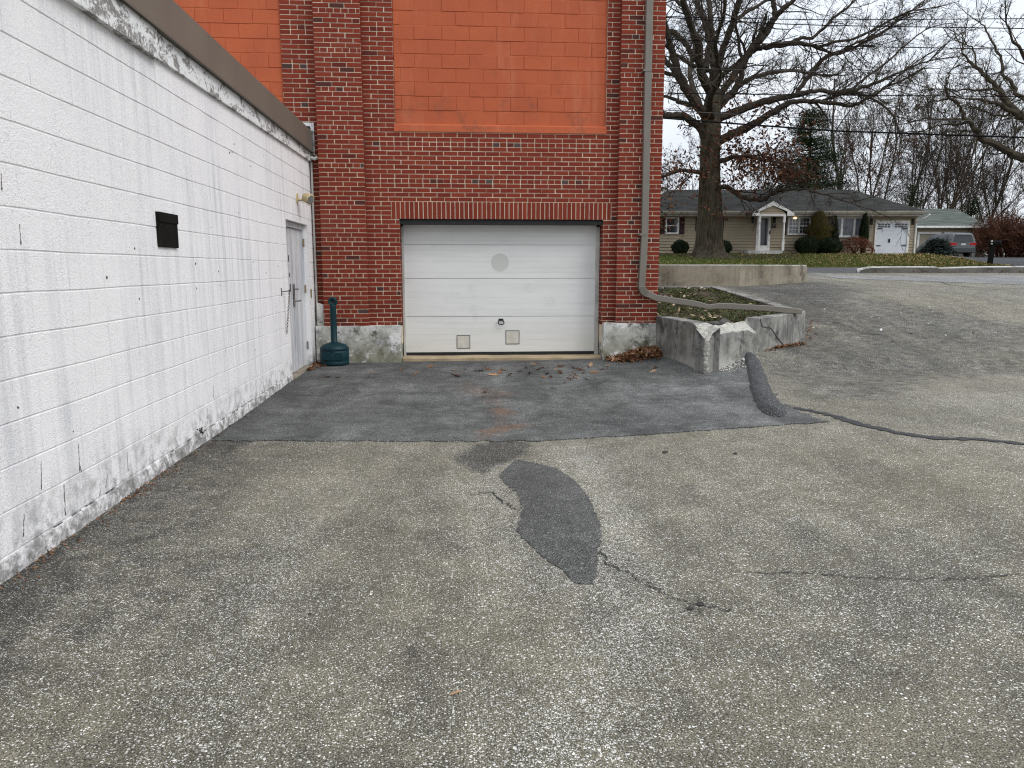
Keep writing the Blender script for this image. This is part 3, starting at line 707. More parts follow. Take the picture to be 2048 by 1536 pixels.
# foundation ------------------------------------------------------------
def rough_block(mb, x0, x1, y0, y1, z0, z1, n, k, amp, seed):
    nx = max(2, int((x1-x0)/n)); nz = max(2, int((z1-z0)/n)); b = len(mb.v); S = Vector((seed, seed*2.3, 0))
    for j in range(nz+1):
        for i in range(nx+1):
            x = lerp(x0, x1, i/nx); z = lerp(z0, z1, j/nz)
            nz_ = noise.noise(Vector((x*5, z*5, seed))) * .6 + noise.noise(Vector((x*14, z*14, seed+3))) * .4
            top = noise.noise(Vector((x*9, seed, 1))) * .008 if j == nz else 0
            mb.v.append((x, y0 - amp * nz_, z + top))
    for j in range(nz):
        for i in range(nx): mb.face((b+j*(nx+1)+i, b+j*(nx+1)+i+1, b+(j+1)*(nx+1)+i+1, b+(j+1)*(nx+1)+i))
    t = len(mb.v)
    for i in range(nx+1): v = mb.v[b+nz*(nx+1)+i]; mb.v.append((v[0], y1, v[2]))
    for i in range(nx): mb.face((b+nz*(nx+1)+i, b+nz*(nx+1)+i+1, t+i+1, t+i))
    mb.box(x0 + .001, y0 + amp, z0, x1 - .001, y1, z1 - .012)
mb = MB(); rough_block(mb, -2.08, g0 - .004, PY - .028, WY + .3, -.1, fz - .004, .03, 1, .008, 1.0); mb.build('foundation', M['found'], bb, smooth=False)
mb = MB(); rough_block(mb, g1 + .004, 2.99, PY - .028, WY + .3, -.1, fz + .018, .03, 1, .009, 7.0); mb.build('foundation', M['found'], bb)
mb = MB(); pts = [(-2.06, fz), (-1.93, fz), (-1.92, fz+.2), (-1.95, fz+.30), (-2.04, fz+.33), (-2.06, fz+.33)]
mb.prism([(x, WY - .10, z) for x, z in pts], (0, .06, 0)); mb.build('mortar_patch', M['found'], bb)
# garage door -------------------------------------------------------------
GY = WY + .265
gd = MB(); fr = MB()
za = [onY(1000, y, GY).z for y in (704, 633, 557, 490, 450)]
d0, d1 = onY(805.5, 450, GY).x, onY(1193.5, 450, GY).x
def panel(z0, z1, tilt=0.0):
    n = 6; step = (z1 - z0 - .005) / n
    for i in range(n):                       # shallow horizontal ribs
        a = z0 + .0025 + i*step; b_ = a + step; y = GY
        gd.poly([(d0, y, a+.003), (d1, y, a+.003+tilt), (d1, y, b_-.003+tilt), (d0, y, b_-.003)])
        gd.poly([(d0, y, b_-.003), (d1, y, b_-.003+tilt), (d1, y+.0025, b_+tilt), (d0, y+.0025, b_)])
        gd.poly([(d0, y+.0025, b_), (d1, y+.0025, b_+tilt), (d1, y, b_+.003+tilt), (d0, y, b_+.003)])
    gd.box(d0, GY + .004, z0 + .004, d1, GY + .045, z1 - .004)
for i in range(4): panel(za[i], za[i+1] if i < 3 else za[4] + .1)
dr = gd.build('garage_door', M['gdoor'], bb)
gp = MB(); gp.box(d0, GY + .03, za[0], d1, GY + .06, za[4] + .1); gp.build('panel_gap', M['black'], dr)
mb = MB(); mb.box(d0 + .005, GY - .012, za[0] - .062, d1 - .005, GY + .05, za[0] + .003); mb.build('bottom_seal', M['black'], dr)
for px, py, s in ((927, 683.5, 12.5), (1025, 674.5, 13)):
    c = onY(px, py, GY); h = s * WY / F; mb = MB(); mb.box(c.x-h, GY-.004, c.z-h, c.x+h, GY+.01, c.z+h); ho = mb.build('hatch', M['gdoor2'], dr)
    mb = MB(); w = .009
    for x0_, z0_, x1_, z1_ in ((-h-w, -h-w, h+w, -h), (-h-w, h, h+w, h+w), (-h-w, -h, -h, h), (h, -h, h+w, h)): mb.box(c.x+x0_, GY-.0065, c.z+z0_, c.x+x1_, GY+.01, c.z+z1_)
    mb.build('frame', M['crack'], ho)
c = onY(1000, 525, GY); mb = MB(); rr_ = 18 * WY / F
mb.prism([(c.x + rr_*math.cos(a*math.pi/24), GY - .0022, c.z + rr_*math.sin(a*math.pi/24)) for a in range(48)], (0, .004, 0)); mb.build('round_mark', M['faded'], dr)
c = onY(1002, 643, GY); mb = MB(); mb.box(c.x-.035, GY-.012, c.z+.012, c.x+.035, GY+.01, c.z+.045)
mb.tube([(c.x-.03, GY-.015, c.z+.02), (c.x-.045, GY-.04, c.z-.02), (c.x-.03, GY-.05, c.z-.04), (c.x+.03, GY-.05, c.z-.04), (c.x+.045, GY-.04, c.z-.02), (c.x+.03, GY-.015, c.z+.02)], .009, 6); mb.build('handle', M['iron'], dr)
# frame: steel channels each side and across the head
for x0_, x1_ in ((g0 + .008, d0 + .012), (d1 - .012, g1 - .008)):
    fr.box(x0_, GY - .05, -.02, x1_, GY + .06, ZL0 - .10)
fr.box(d0 + .012, GY - .03, za[4] - .005, d1 - .012, GY - .004, za[4] + .045)
fr.build('door_frame', M['frame'], bb, bevel=.004)
mb = MB(); mb.box(g0 - .1, GY + .07, 0, g1 + .1, GY + .09, ZL0 + .05); mb.box(g0, WY + .02, ZL0 - .075, g1, GY + .07, ZL0 - .016); mb.build('head_gap_shade', M['black'], bb)  # black solid stands in for the shade in the gap over the door
mb = MB(); rough = []
n = 40
for i in range(n+1):
    x = lerp(g0 + .005, g1 - .005, i/n); yf = WY - .035 + .02 * noise.noise(Vector((x*4, 0, 0)))
    zt = .092 + .01 * noise.noise(Vector((x*2, 5, 0))); mb.v.extend([(x, yf, -.05), (x, yf, zt - .012), (x, yf + .03, zt), (x, GY + .06, zt + .004)])
    if i:
        for k in range(3): mb.face((4*i-4+k, 4*i+k, 4*i+k+1, 4*i-4+k+1))
mb.build('threshold', M['slab'], bb)
# downspout -------------------------------------------------------------------
DY = PY - .065
p0 = onY(1303, -200, DY); p1 = onY(1289, 470, DY); p2 = onY(1283, 572, DY)
pC = uv2w(*( lambda q: (q[0], 11.25))(onV(1606, 622, 11.25))); pC.z = onV(1606, 622, 11.25)[1] + .01
pA = onY(1300, 592, DY - .02); pK = pA.lerp(pC, .42); pK.z = onVw(1420, 613, 10.95 * .965).z
def online(px, py, t):
    q = pA.lerp(pC, t); v = q.x*sy + q.y*cy; return onVw(px, py, v)
path = [p0, p0.lerp(p1, .5), p1, p2]
for a in (20, 45, 70):
    path.append(p2 + Vector((.075 * (1 - math.cos(math.radians(a))) * 1.3, -.004, -.11 * math.sin(math.radians(a)))))
path += [online(1313, 596, .04), online(1380, 606, .24), online(1400, 609.5, .32), online(1416, 614, .37), online(1432, 612.5, .42), online(1452, 612, .48), online(1540, 617, .75), online(1592, 622, .95), online(1604, 624, 1.0)]
hw = [.050]*7 + [.046, .044, .042, .034, .040, .044, .042, .042, .03]; hh = [.038]*7 + [.036, .036, .034, .03, .03, .034, .034, .032, .02]
mb = MB(); mb.rtube(path, hw, hh)
dsp = mb.build('downspout', M['downpipe'], bb, bevel=.008, fix=True)
mb = MB()
for z_ in (4.2, 1.9):
    q = p0.lerp(p2, (p0.z - z_) / (p0.z - p2.z)); mb = MB(); mb.box(q.x - .06, q.y - .044, z_, q.x + .06, q.y + .065, z_ + .03); mb.build('strap', M['downpipe'], dsp)
mb = MB()
for a in range(8, 86, 7):
    q = p2 + Vector((.075 * (1 - math.cos(math.radians(a))) * 1.3, -.004, -.11 * math.sin(math.radians(a)))); dirv = Vector((math.sin(math.radians(a)), 0, -math.cos(math.radians(a))))
    mb.obox(q, Vector((dirv.z, 0, -dirv.x)) * .056, (0, .043, 0), dirv * .0035)
mb.build('elbow_ridges', M['downpipe'], dsp)

# ================================================================== white block building
WX = -2.1
wb = thing('block_building', 'white painted block building with brown metal roof edge and grey side door', 'building', (WX, 6, 0))
dy0, dy1, dz1 = 9.583, 10.93, 2.022
def profile():
    z = -.15; P = []
    zs = [.1 + .2004 * k for k in range(0, 15)]
    P.append((-.10, .012))
    P += [(.05, .010), (.085, .004)]
    for q in zs:
        P += [(q - .0055, 0), (q - .002, -.0042), (q + .002, -.0042), (q + .007, 0.0012)]
    P += [(3.0, 0)]
    return P
PR = profile(); mb = MB()
ys = frange(-6, 1.5, .5) + frange(1.5, dy0, .08)[1:]
def wall_strip(ys, zmin=-9):
    b = len(mb.v); pr = [(z, d) for z, d in PR if z >= zmin]
    if zmin > -9: pr = [(zmin, 0)] + pr
    for y in ys:
        for z, d in pr:
            w = .0045 * noise.noise(Vector((y * 1.7, z * .8, 2))); dd = d * (1 + .5 * noise.noise(Vector((y * 3, z * 3, 7))))
            if z < .09: dd = d * (1 + .9 * noise.noise(Vector((y * 6, z * 9, 7)))); w = .012 * noise.noise(Vector((y * 4, 1, 2)))
            mb.v.append((WX + dd, y, z + (w if zmin < -8 or z > zmin else 0)))
    n = len(pr)
    for i in range(len(ys)-1):
        for j in range(n-1): mb.face((b+i*n+j, b+(i+1)*n+j, b+(i+1)*n+j+1, b+i*n+j+1))
wall_strip(ys); wall_strip(frange(dy0, dy1, .08), dz1 + .0); wall_strip(frange(dy1, 11.3, .05))
mb.box(WX - .25, -6, -.1, WX - .02, dy0 - .004, 3.0); mb.box(WX - .25, dy0 - .004, dz1 + .004, WX - .02, dy1 + .004, 3.0); mb.box(WX - .25, dy1 + .004, -.1, WX - .02, 11.3, 3.0)
mb.poly([(WX, dy0, -.1), (WX - .12, dy0, -.1), (WX - .12, dy0, dz1), (WX, dy0, dz1)]); mb.poly([(WX, dy1, -.1), (WX - .12, dy1, -.1), (WX - .12, dy1, dz1), (WX, dy1, dz1)]); mb.poly([(WX, dy0, dz1), (WX - .12, dy0, dz1), (WX - .12, dy1, dz1), (WX, dy1, dz1)])
wl = mb.build('wall', M['white_wall'], wb)
mb = MB(); rr = random.Random(8)
for a in [(157,888,160,942), (157,1040,160,1150), (82,922,83,979), (128,969,131,1031), (254,901,256,943), (200,966,200,992), (48,1028,47,1073), (215,950,211,975), (414,815,416,849), (427,770,427,795), (39,448,42,489), (2,345,4,380), (160,930,163,943)]:
    p, q = onX(a[0], a[1], WX + .002), onX(a[2], a[3], WX + .002); n = 12
    for i in range(n):
        u, w = i/n, (i+1)/n; z0, z1 = lerp(p.z, q.z, u), lerp(p.z, q.z, w); y0, y1 = lerp(p.y, q.y, u), lerp(p.y, q.y, w)
        e0, e1 = .006*noise.noise(Vector((z0*30, p.y, 0))), .006*noise.noise(Vector((z1*30, p.y, 0))); t_ = rr.uniform(.001, .0035) + (.003 if u > .8 else 0)
        mb.poly([(WX+.0022, y0+e0-t_, z0), (WX+.0022, y0+e0+t_, z0), (WX+.0022, y1+e1+t_, z1), (WX+.0022, y1+e1-t_, z1)])
y = 2.6
while y < 9.5:                              # broken mortar line above the footing
    L = rr.uniform(.03, .22)
    if rr.random() < .62:
        n = 6
        for i in range(n):
            ya, yb = y + L*i/n, y + L*(i+1)/n; t_ = rr.uniform(.001, .006); za_ = .098 + .006*noise.noise(Vector((ya*7, 0, 0)))
            mb.poly([(WX+.0024, ya, za_-t_), (WX+.0024, yb, za_-t_), (WX+.0024, yb, za_+t_*.6), (WX+.0024, ya, za_+t_*.6)])
    y += L + rr.uniform(.02, .15)
for k in range(26):
    yy, zz = rr.uniform(3, 9.4), rr.uniform(.3, 2.7); r_ = rr.uniform(.004, .011)
    mb.prism([(WX+.003, yy + r_*math.cos(a), zz + r_*math.sin(a)*rr.uniform(.6, 1.3)) for a in (0, 1, 2, 3, 4, 5)], (-.004, 0, 0))
tag(mb.build('crack', M['crack'], wl), kind='stuff')
# peeling board and metal roof edge
mb = MB(); ys1 = [-6, 2, 5.62]
for (ya, za_, ja), (yb, zb_, jb_) in (((-6, 2.80, .045), (5.66, 2.858, .045)), ((5.66, 2.872, .03), (11.28, 2.935, .03))):
    zt_a, zt_b = 3.05 + (ya-5)*.0, 3.052
    x1 = WX + ja
    b = len(mb.v)
    mb.v.extend([(WX-.02, ya, za_), (x1, ya, za_), (x1, ya, zt_a), (WX-.02, ya, zt_a), (WX-.02, yb, zb_), (x1, yb, zb_), (x1, yb, zt_b), (WX-.02, yb, zt_b)])
    for f in ((0,3,2,1),(4,5,6,7),(0,1,5,4),(1,2,6,5),(2,3,7,6),(3,0,4,7)): mb.face([b+i for i in f])
mb.build('fascia_board', M['peel'], wb)
cuts = [-6, 1.2, 4.0, 6.75, 9.0, 11.28]; mb = MB()
for a, b_ in zip(cuts, cuts[1:]):
    mb.box(WX - .3, a + .0015, 3.056, WX + .062, b_ - .0015, 3.345)
    mb.prism([(WX + .062, a + .0015, 3.056), (WX + .076, a + .0015, 3.048), (WX + .078, a+.0015, 3.064), (WX + .062, a+.0015, 3.075)], (0, b_ - a - .003, 0))
mb.build('coping', M['coping'], wb)
mb = MB(); mb.box(-9, -6, 3.2, WX - .3, 11.28, 3.3); mb.box(-9, -6, -.1, -8.7, 11.28, 3.2); mb.box(-8.7, -6, -.1, WX-.25, -5.7, 3.2); mb.build('roof', M['kerb'], wb)
# end of wall: grey conduit in the corner
mb = MB(); mb.tube([(WX + .03, 11.27, .1), (WX + .03, 11.27, 2.93)], .016, 8); mb.tube([(WX+.03, 11.2, 2.98), (WX+.09, 11.2, 2.96), (WX+.13, 11.2, 2.99)], .025, 8); mb.build('conduit', M['frame'], wb)
# vent cover
a, b_, c, d = onX(310, 425, WX), onX(349, 430, WX), onX(349, 496, WX), onX(314, 493, WX)
mb = MB(); mb.box(WX - .01, a.y, c.z, WX + .018, b_.y, b_.z); mb.box(WX+.018, a.y, b_.z - .07, WX+.026, b_.y, b_.z)
vc = mb.build('vent_cover', M['vent'], wb, bevel=.004)
mb = MB()
for yy in (a.y + .025, b_.y - .025):
    for zz in (c.z + .02, b_.z - .085): mb.lathe([(.006, 0), (.004, .003)], (0, 0, 0), 6); 
for yy in (a.y + .025, b_.y - .025):
    for zz in (c.z + .02, b_.z - .09): mb = MB(); mb.box(WX + .018, yy-.005, zz-.005, WX + .023, yy+.005, zz+.005); mb.build('screw', M['iron'], vc)
# door: two leaves in a steel frame, 9 cm back
DX = WX - .09; ymid = 10.29
fr = MB(); fr.box(DX - .02, dy0 + .001, .02, DX + .03, dy0 + .045, dz1 - .002); fr.box(DX - .02, dy1 - .05, .02, DX + .03, dy1 - .001, dz1 - .002); fr.box(DX - .02, dy0 + .045, dz1 - .07, DX + .03, dy1 - .05, dz1 - .003)
fr.build('door_frame', M['sdoor'], wb, bevel=.003)
for a, b_, nm in ((dy0 + .047, ymid - .003, 0), (ymid + .003, dy1 - .052, 1)):
    mb = MB(); mb.box(DX - .04, a, .05, DX, b_, dz1 - .074)
    if nm == 0: mb.box(DX, b_ - .025, .05, DX + .010, b_ + .016, dz1 - .09)
    lf = mb.build('door', M['sdoor'], wb, bevel=.003)
    if nm == 0:
        mb = MB(); mb.box(DX + .010, b_ - .06, .92, DX + .022, b_ - .018, 1.22)
        mb.tube([(DX + .02, b_ - .04, 1.15), (DX + .07, b_ - .04, 1.15), (DX + .075, b_ - .16, 1.145)], .010, 6); mb.tube([(DX + .02, b_ - .03, .99), (DX + .07, b_ - .03, .99), (DX + .075, b_ + .07, .995)], .010, 6)
        mb.build('handle', M['steel'], lf)
        for yy, zz, w, h, m in ((9.76, 1.32, .16, .34, 'paper'), (9.92, 1.45, .14, .16, 'paper'), (9.93, 1.33, .12, .10, 'redpaper'), (9.74, 1.62, .08, .05, 'redpaper'), (10.06, 1.55, .05, .08, 'darkpaper'), (10.07, 1.45, .06, .06, 'paper'), (10.08, 1.34, .05, .05, 'darkpaper'), (10.10, 1.17, .055, .1, 'darkpaper')):
            mb = MB(); mb.box(DX + .0005, yy - w/2, zz - h/2, DX + .003, yy + w/2, zz + h/2); mb.build('notice', M[m], lf)
for zz in (.28, 1.08, 1.72):
    mb = MB(); mb.box(DX + .03, dy1 - .06, zz, DX + .045, dy1 - .03, zz + .11); mb.tube([(DX + .045, dy1 - .052, zz), (DX + .045, dy1 - .052, zz + .11)], .008, 6); mb.build('hinge', M['rustp'] if zz > 1 else M['steel'], wb)
mb = MB(); mb.box(WX - .0, dy1 + .03, 1.0, WX + .012, dy1 + .09, 1.13); mb.build('strike_plate', M['rustp'], wb)
mb = MB(); mb.box(WX - .12, dy0 + .002, -.05, WX + .03, dy1 - .002, .045); mb.box(WX - .03, dy0 + .01, -.05, WX + .09, dy1 - .01, .022); mb.build('door_sill', M['retain'], wb, bevel=.004)

# wall lamp ---------------------------------------------------------------
lp = onX(593, 397, WX); wlp = thing('wall_lamp', 'cream bullet floodlight fixed high on the white wall above the grey door', 'lamp', (WX, lp.y, lp.z))
mb = MB(); mb.prism([(WX + .0, lp.y + .035*math.cos(a*math.pi/8), lp.z + .07*math.sin(a*math.pi/8)) for a in range(16)], (.018, 0, 0)); mb.tube([(WX + .015, lp.y, lp.z - .01), (WX + .07, lp.y + .02, lp.z - .02), (WX + .11, lp.y + .06, lp.z)], .016, 8); mb.build('bracket', M['cream'], wlp)
hd = Vector((.80, -.42, -.30)).normalized(); c0 = Vector((WX + .075, lp.y + .06, lp.z + .03))
mb = MB(); ts = [0, .008, .022, .045, .075, .10, .13]; rs = [.01, .035, .052, .062, .066, .068, .070]; mb.tube([c0 + hd * q for q in ts], rs, 20); mb.build('lamp_housing', M['cream'], wlp, smooth=True)
mb = MB(); mb.tube([c0 + hd * .126, c0 + hd * .133], [.060, .054], 20); mb.build('lens', M['lens'], wlp)
# chain on a hook ------------------------------------------------------------
hp_ = onX(566, 583, WX); hc = thing('hanging_chain', 'thin rusty chain hanging from a hook on the white wall left of the door', 'chain', (WX, hp_.y, hp_.z))
mb = MB(); mb.box(WX, hp_.y - .11, hp_.z - .045, WX + .008, hp_.y - .085, hp_.z + .045); mb.tube([(WX, hp_.y - .1, hp_.z), (WX + .06, hp_.y - .03, hp_.z + .005), (WX + .07, hp_.y, hp_.z + .01)], .007, 6)
mb.tube([(WX + .07 + .0*math.cos(a), hp_.y + .022 + .022*math.cos(a), hp_.z + .022*math.sin(a)) for a in [math.pi*2*k/12 for k in range(13)]], .005, 5); mb.build('hook', M['chain'], hc)
mb = MB(); q0 = Vector((WX + .07, hp_.y + .022, hp_.z - .02)); q1 = Vector((WX + .012, hp_.y + .05, .63)); n = 24
for i in range(n):
    c = q0.lerp(q1, (i + .5) / n); h = (q0 - q1).length / n * .62; ax = Vector((0, 1, 0)) if i % 2 else Vector((1, .2, 0))
    mb.tube([c + Vector((0, 0, h)) * math.sin(a) + ax * (.009 * math.cos(a)) for a in [math.pi*2*k/8 for k in range(9)]], .0035, 4)
mb.build('chain_links', M['chain'], hc)

# smokers' receptacle -----------------------------------------------------------
rx, ry = onY(669, 700, 10.925).x, 10.925
ar = thing('ash_receptacle', 'dark teal plastic cigarette receptacle with tall neck beside the brick pilaster', 'ash receptacle', (rx, ry, H(rx, ry)))
zt = H(rx, ry) + .012; k = ry / F
mb = MB(); mb.lathe([(.195, 0), (.205, .012), (.205, .05), (.199, .06), (.203, .07), (.205, .205), (.199, .212), (.207, .218), (.205, .245), (.17, .285), (.09, .315), (.055, .325)], (rx, ry, zt), 48)
base = mb.build('base', M['teal'], ar, smooth=True)
mb = MB(); mb.box(rx - .012, ry - .215, zt + .195, rx + .02, ry - .20, zt + .225); mb.box(rx - .14, ry - .203, zt + .085, rx + .14, ry - .196, zt + .19); mb.build('latch', M['teal'], base, bevel=.003)
mb = MB(); mb.lathe([(.055, .32), (.047, .33), (.046, .60), (.044, .84), (.046, .86)], (rx, ry, zt), 24); mb.build('neck', M['teal'], ar, smooth=True)
mb = MB(); n = 32; rad, tr = .045, .024; cz_ = zt + .905; b = 0
for i in range(n):
    a = 2*math.pi*i/n
    for j in range(12):
        e = 2*math.pi*j/12; r_ = rad + tr*math.cos(e); mb.v.append((rx + r_*math.cos(a), ry + .032*math.sin(e)*1.1, cz_ + r_*math.sin(a)))
for i in range(n):
    for j in range(12): i2, j2 = (i+1) % n, (j+1) % 12; mb.face((i*12+j, i2*12+j, i2*12+j2, i*12+j2))
hdp = mb.build('head', M['teal'], ar, smooth=True)
mb = MB(); mb.prism([(rx + .022*math.cos(a*math.pi/10), ry + .01, cz_ + .022*math.sin(a*math.pi/10)) for a in range(20)], (0, .01, 0)); mb.build('opening', M['darkpaper'], hdp)

# ================================================================== planter
zB = .71
A = Vector((2.985, 11.16, 0)); Bp = onT(1411, 749); Cq = onV(1597, 626, 11.35); C = uv2w(Cq[0], 11.35); C2 = uv2w(onV(1611, 621, 11.75)[0], 11.75); Dq = onV(1436, 572, 15.6); D = uv2w(Dq[0], 15.6); E_ = Vector((2.985, D.y + .25, 0))
zC = Cq[1]; zD = Dq[1]
outer = [(A, zB), (Bp, zB), (C, zC), (C2, zC + .005), (D, zD), (E_, zD)]
def plan(i): return outer[i][0]
pth = []
for i in range(len(outer)-1):
    a, b_ = outer[i], outer[i+1]; n = max(1, int((b_[0].xy - a[0].xy).length / .045))
    for k in range(n): pth.append((a[0].xy.lerp(b_[0].xy, k/n), lerp(a[1], b_[1], k/n), i, k/n))
pth.append((outer[-1][0].xy, outer[-1][1], len(outer)-2, 1.0))
ctr = Vector((3.9, 12.6)); TH = .20
pw = thing('planter_wall', 'weathered concrete planter wall with broken front corner beside the brick building', 'planter', (3.4, 10.5, 0))
mb = MB(); N = len(pth); inn = []
for i, (p, z, sgi, t_) in enumerate(pth):
    d = pth[min(i+1, N-1)][0] - pth[max(i-1, 0)][0]
    nrm = Vector((-d.y, d.x)).normalized()
    if nrm.dot(ctr - p) < 0: nrm = -nrm
    inn.append(p + nrm * TH)
for i, (p, z, sgi, t_) in enumerate(pth):
    hi = ho = z
    if sgi == 0:
        e = sm(t_, .66, 1.0); ho = z - .19 * e ** 1.5; hi = z - .045 * sm(t_, .7, 1)
    if sgi == 1:
        L = t_
        if L < .52:
            e = L / .52
            ho = lerp(.52, .585, sm(e, 0, .25)) - .05 * sm(e, .75, .98); hi = z - .05 - .03 * noise.noise(Vector((L*14, 0, 0)))
        ho += .022 * noise.noise(Vector((L*18, 2, 0))) if L < .55 else 0
        if L >= .52: ho = hi = z
    if sgi == 1 and t_ < .02: ho -= .05
    q = inn[i]; wob = .006 * noise.noise(Vector((p.x*3, p.y*3, 1)))
    pz = H(p.x, p.y) - .12; dirn = (q - p).normalized()
    o_ = p - dirn * wob
    ch = dirn * .008
    m_ = p.lerp(q, .5); rough = (hi + ho) / 2 + (.02 * noise.noise(Vector((p.x*20, p.y*20, 4))) if ho < z - .01 else 0)
    mb.v.extend([(o_.x, o_.y, pz), (o_.x, o_.y, lerp(pz, ho, .5)), (o_.x, o_.y, ho - .01), (o_.x + ch.x, o_.y + ch.y, ho), (m_.x, m_.y, rough), (q.x - ch.x, q.y - ch.y, hi), (q.x, q.y, hi - .01), (q.x, q.y, pz)])
    if i:
        br = ho < z - .015
        for k in range(7): mb.face((8*(i-1)+k, 8*i+k, 8*i+k+1, 8*(i-1)+k+1), 1 if br and k in (3, 4) else 0)
mb.build('wall', [M['planter'], M['broken']], pw)
# broken arris at the corner and the crack through the right-hand wall
mb = MB(); rr = random.Random(4); dB = (Bp.xy - ctr).normalized()
for k in range(26):
    z_ = .02 + .5 * k / 26; c = Bp.xy - dB * .004; s_ = rr.uniform(.020, .042) * (.75 + .5 * k / 26)
    mb.prism([(c.x + s_*math.cos(a + k), c.y + s_*math.sin(a + k), z_) for a in (0, 1.3, 2.5, 3.9, 5.1)], (rr.gauss(0, .006), rr.gauss(0, .006), rr.uniform(.02, .035)))
mb.build('broken_corner', M['broken'], pw)
mb = MB(); nl = Vector((-(C - Bp).y, (C - Bp).x, 0)).normalized(); nl = nl if nl.xy.dot(ctr - Bp.xy) < 0 else -nl
cr = [(.535, zC - .03), (.56, .62), (.60, .60), (.66, .585), (.69, .53), (.74, .44), (.79, .36), (.83, .30)]
for (ta, za_), (tb, zb_) in zip(cr, cr[1:]):
    a, b_ = Bp.lerp(C, ta), Bp.lerp(C, tb); a.z, b_.z = za_, zb_; mid = a.lerp(b_, .5) + nl * .006; dv = (b_ - a); mb.obox(mid, dv / 2, nl * .003, dv.cross(nl).normalized() * .006)
mb.build('crack', M['crack'], pw)
# soil surface
def soil_z(x, y):
    f = sm(y, 10.2, 15.3); z = lerp(.60, zD - .08, f) + .035 * noise.noise(Vector((x*2.2, y*2.2, 0))) + .02 * noise.noise(Vector((x*7, y*7, 4)))
    dcn = math.hypot(x - Bp.x, y - Bp.y); z -= .10 * math.exp(-(dcn / .6) ** 2)
    return z
ip = [A.xy + Vector((.0, .15))] + [inn[i] for i in range(0, N, 4)] + [inn[-1]]
ip = [(p.x, p.y) for p in ip if p.y < E_.y]; ip += [(3.0, E_.y - .2)]
def shrink(P): return P
sheet('soil', ip, M['soil'], 0, .12, .0, None, 0, 'structure', soil_z)
SOILP = ip
def leaf_quad(mb, c, s, rr, flat=.5, asp=.6):
    a = Vector((rr.gauss(0, 1), rr.gauss(0, 1), rr.gauss(0, flat))).normalized(); n = Vector((rr.gauss(0, flat), rr.gauss(0, flat), 1)).normalized(); b = n.cross(a).normalized()
    a = a * s; b = b * s * asp; c = Vector(c)
    mb.poly([c - a, c - b * .8 - a * .1, c + a, c + b * .8 + a * .1])
mb = MB(); rr = random.Random(3); k = 0
mp = MB()
while k < 15000:
    x, y = rr.uniform(2.95, 6), rr.uniform(9.8, 16)
    if not in_poly(x, y, SOILP): continue
    k += 1
    dn = noise.noise(Vector((x*1.6, y*1.6, 9)))
    if dn < -.30 and rr.random() < .7: continue
    if y > 14.6 and x < 4.2 and rr.random() < .75: continue
    leaf_quad(mb, (x, y, soil_z(x, y) + rr.uniform(.0, .045 + .04 * max(0, dn))), rr.uniform(.013, .026), rr, .6)
tag(mb.build('ground_cover', M['cover']), 'low green ground cover filling the concrete planter', kind='stuff')
k = 0
while k < 120:
    x, y = rr.uniform(2.95, 6), rr.uniform(10, 16)
    if not in_poly(x, y, SOILP) or noise.noise(Vector((x, y, 2))) < -.1: continue
    k += 1; leaf_quad(mp, (x, y, soil_z(x, y) + rr.uniform(.05, .08)), rr.uniform(.03, .06), rr, .3)
tag(mp.build('leaf_litter', M['pale_leaf']), 'pale dead leaves scattered over the planter bed', kind='stuff')
# grey stump and a curved piece of wood lying in the planter
q = onVw(1448, 634, 10.55); q.z = soil_z(q.x, q.y); mb = MB(); n = 18
st_ = thing('stump', 'lumpy grey root stump lying in the planter near its broken corner', 'stump', q)
prof = [(.15, -.05), (.14, .0), (.12, .04), (.105, .075), (.08, .10), (.035, .112)]
for r_, z_ in prof:
    for j in range(n):
        a = 2*math.pi*j/n; w = 1 + .35 * noise.noise(Vector((math.cos(a)*1.4, math.sin(a)*1.4, z_*5 + 3))); mb.v.append((q.x + r_*w*math.cos(a), q.y + r_*w*.8*math.sin(a), q.z + z_*w))
for i in range(len(prof)-1):
    for j in range(n): j2 = (j+1) % n; mb.face((i*n+j, i*n+j2, (i+1)*n+j2, (i+1)*n+j))
mb.face([(len(prof)-1)*n+j for j in range(n)]); mb.tube([q + Vector((-.08, -.03, .03)), q + Vector((-.17, -.05, .05)), q + Vector((-.27, 0, .06))], [.05, .04, .015], 7); mb.tube([q + Vector((.05, -.08, .04)), q + Vector((.10, -.14, .0))], [.05, .02], 7)
mb.build('root', M['stump'], st_, smooth=True)
a, b_, c = onVw(1492, 637, 10.9), onVw(1530, 638, 11.1), onVw(1553, 629, 11.2)
for p in (a, b_, c): p.z = max(p.z, soil_z(p.x, p.y) + .03)
mb = MB(); mb.rtube([a, a.lerp(b_, .5) - Vector((0, 0, .02)), b_, c], [.035, .03, .03, .02], [.018, .016, .016, .01])
tag(mb.build('wood_scrap', M['stump'], bevel=.004), 'thin curved grey strip lying in the planter right of the stump', 'scrap')
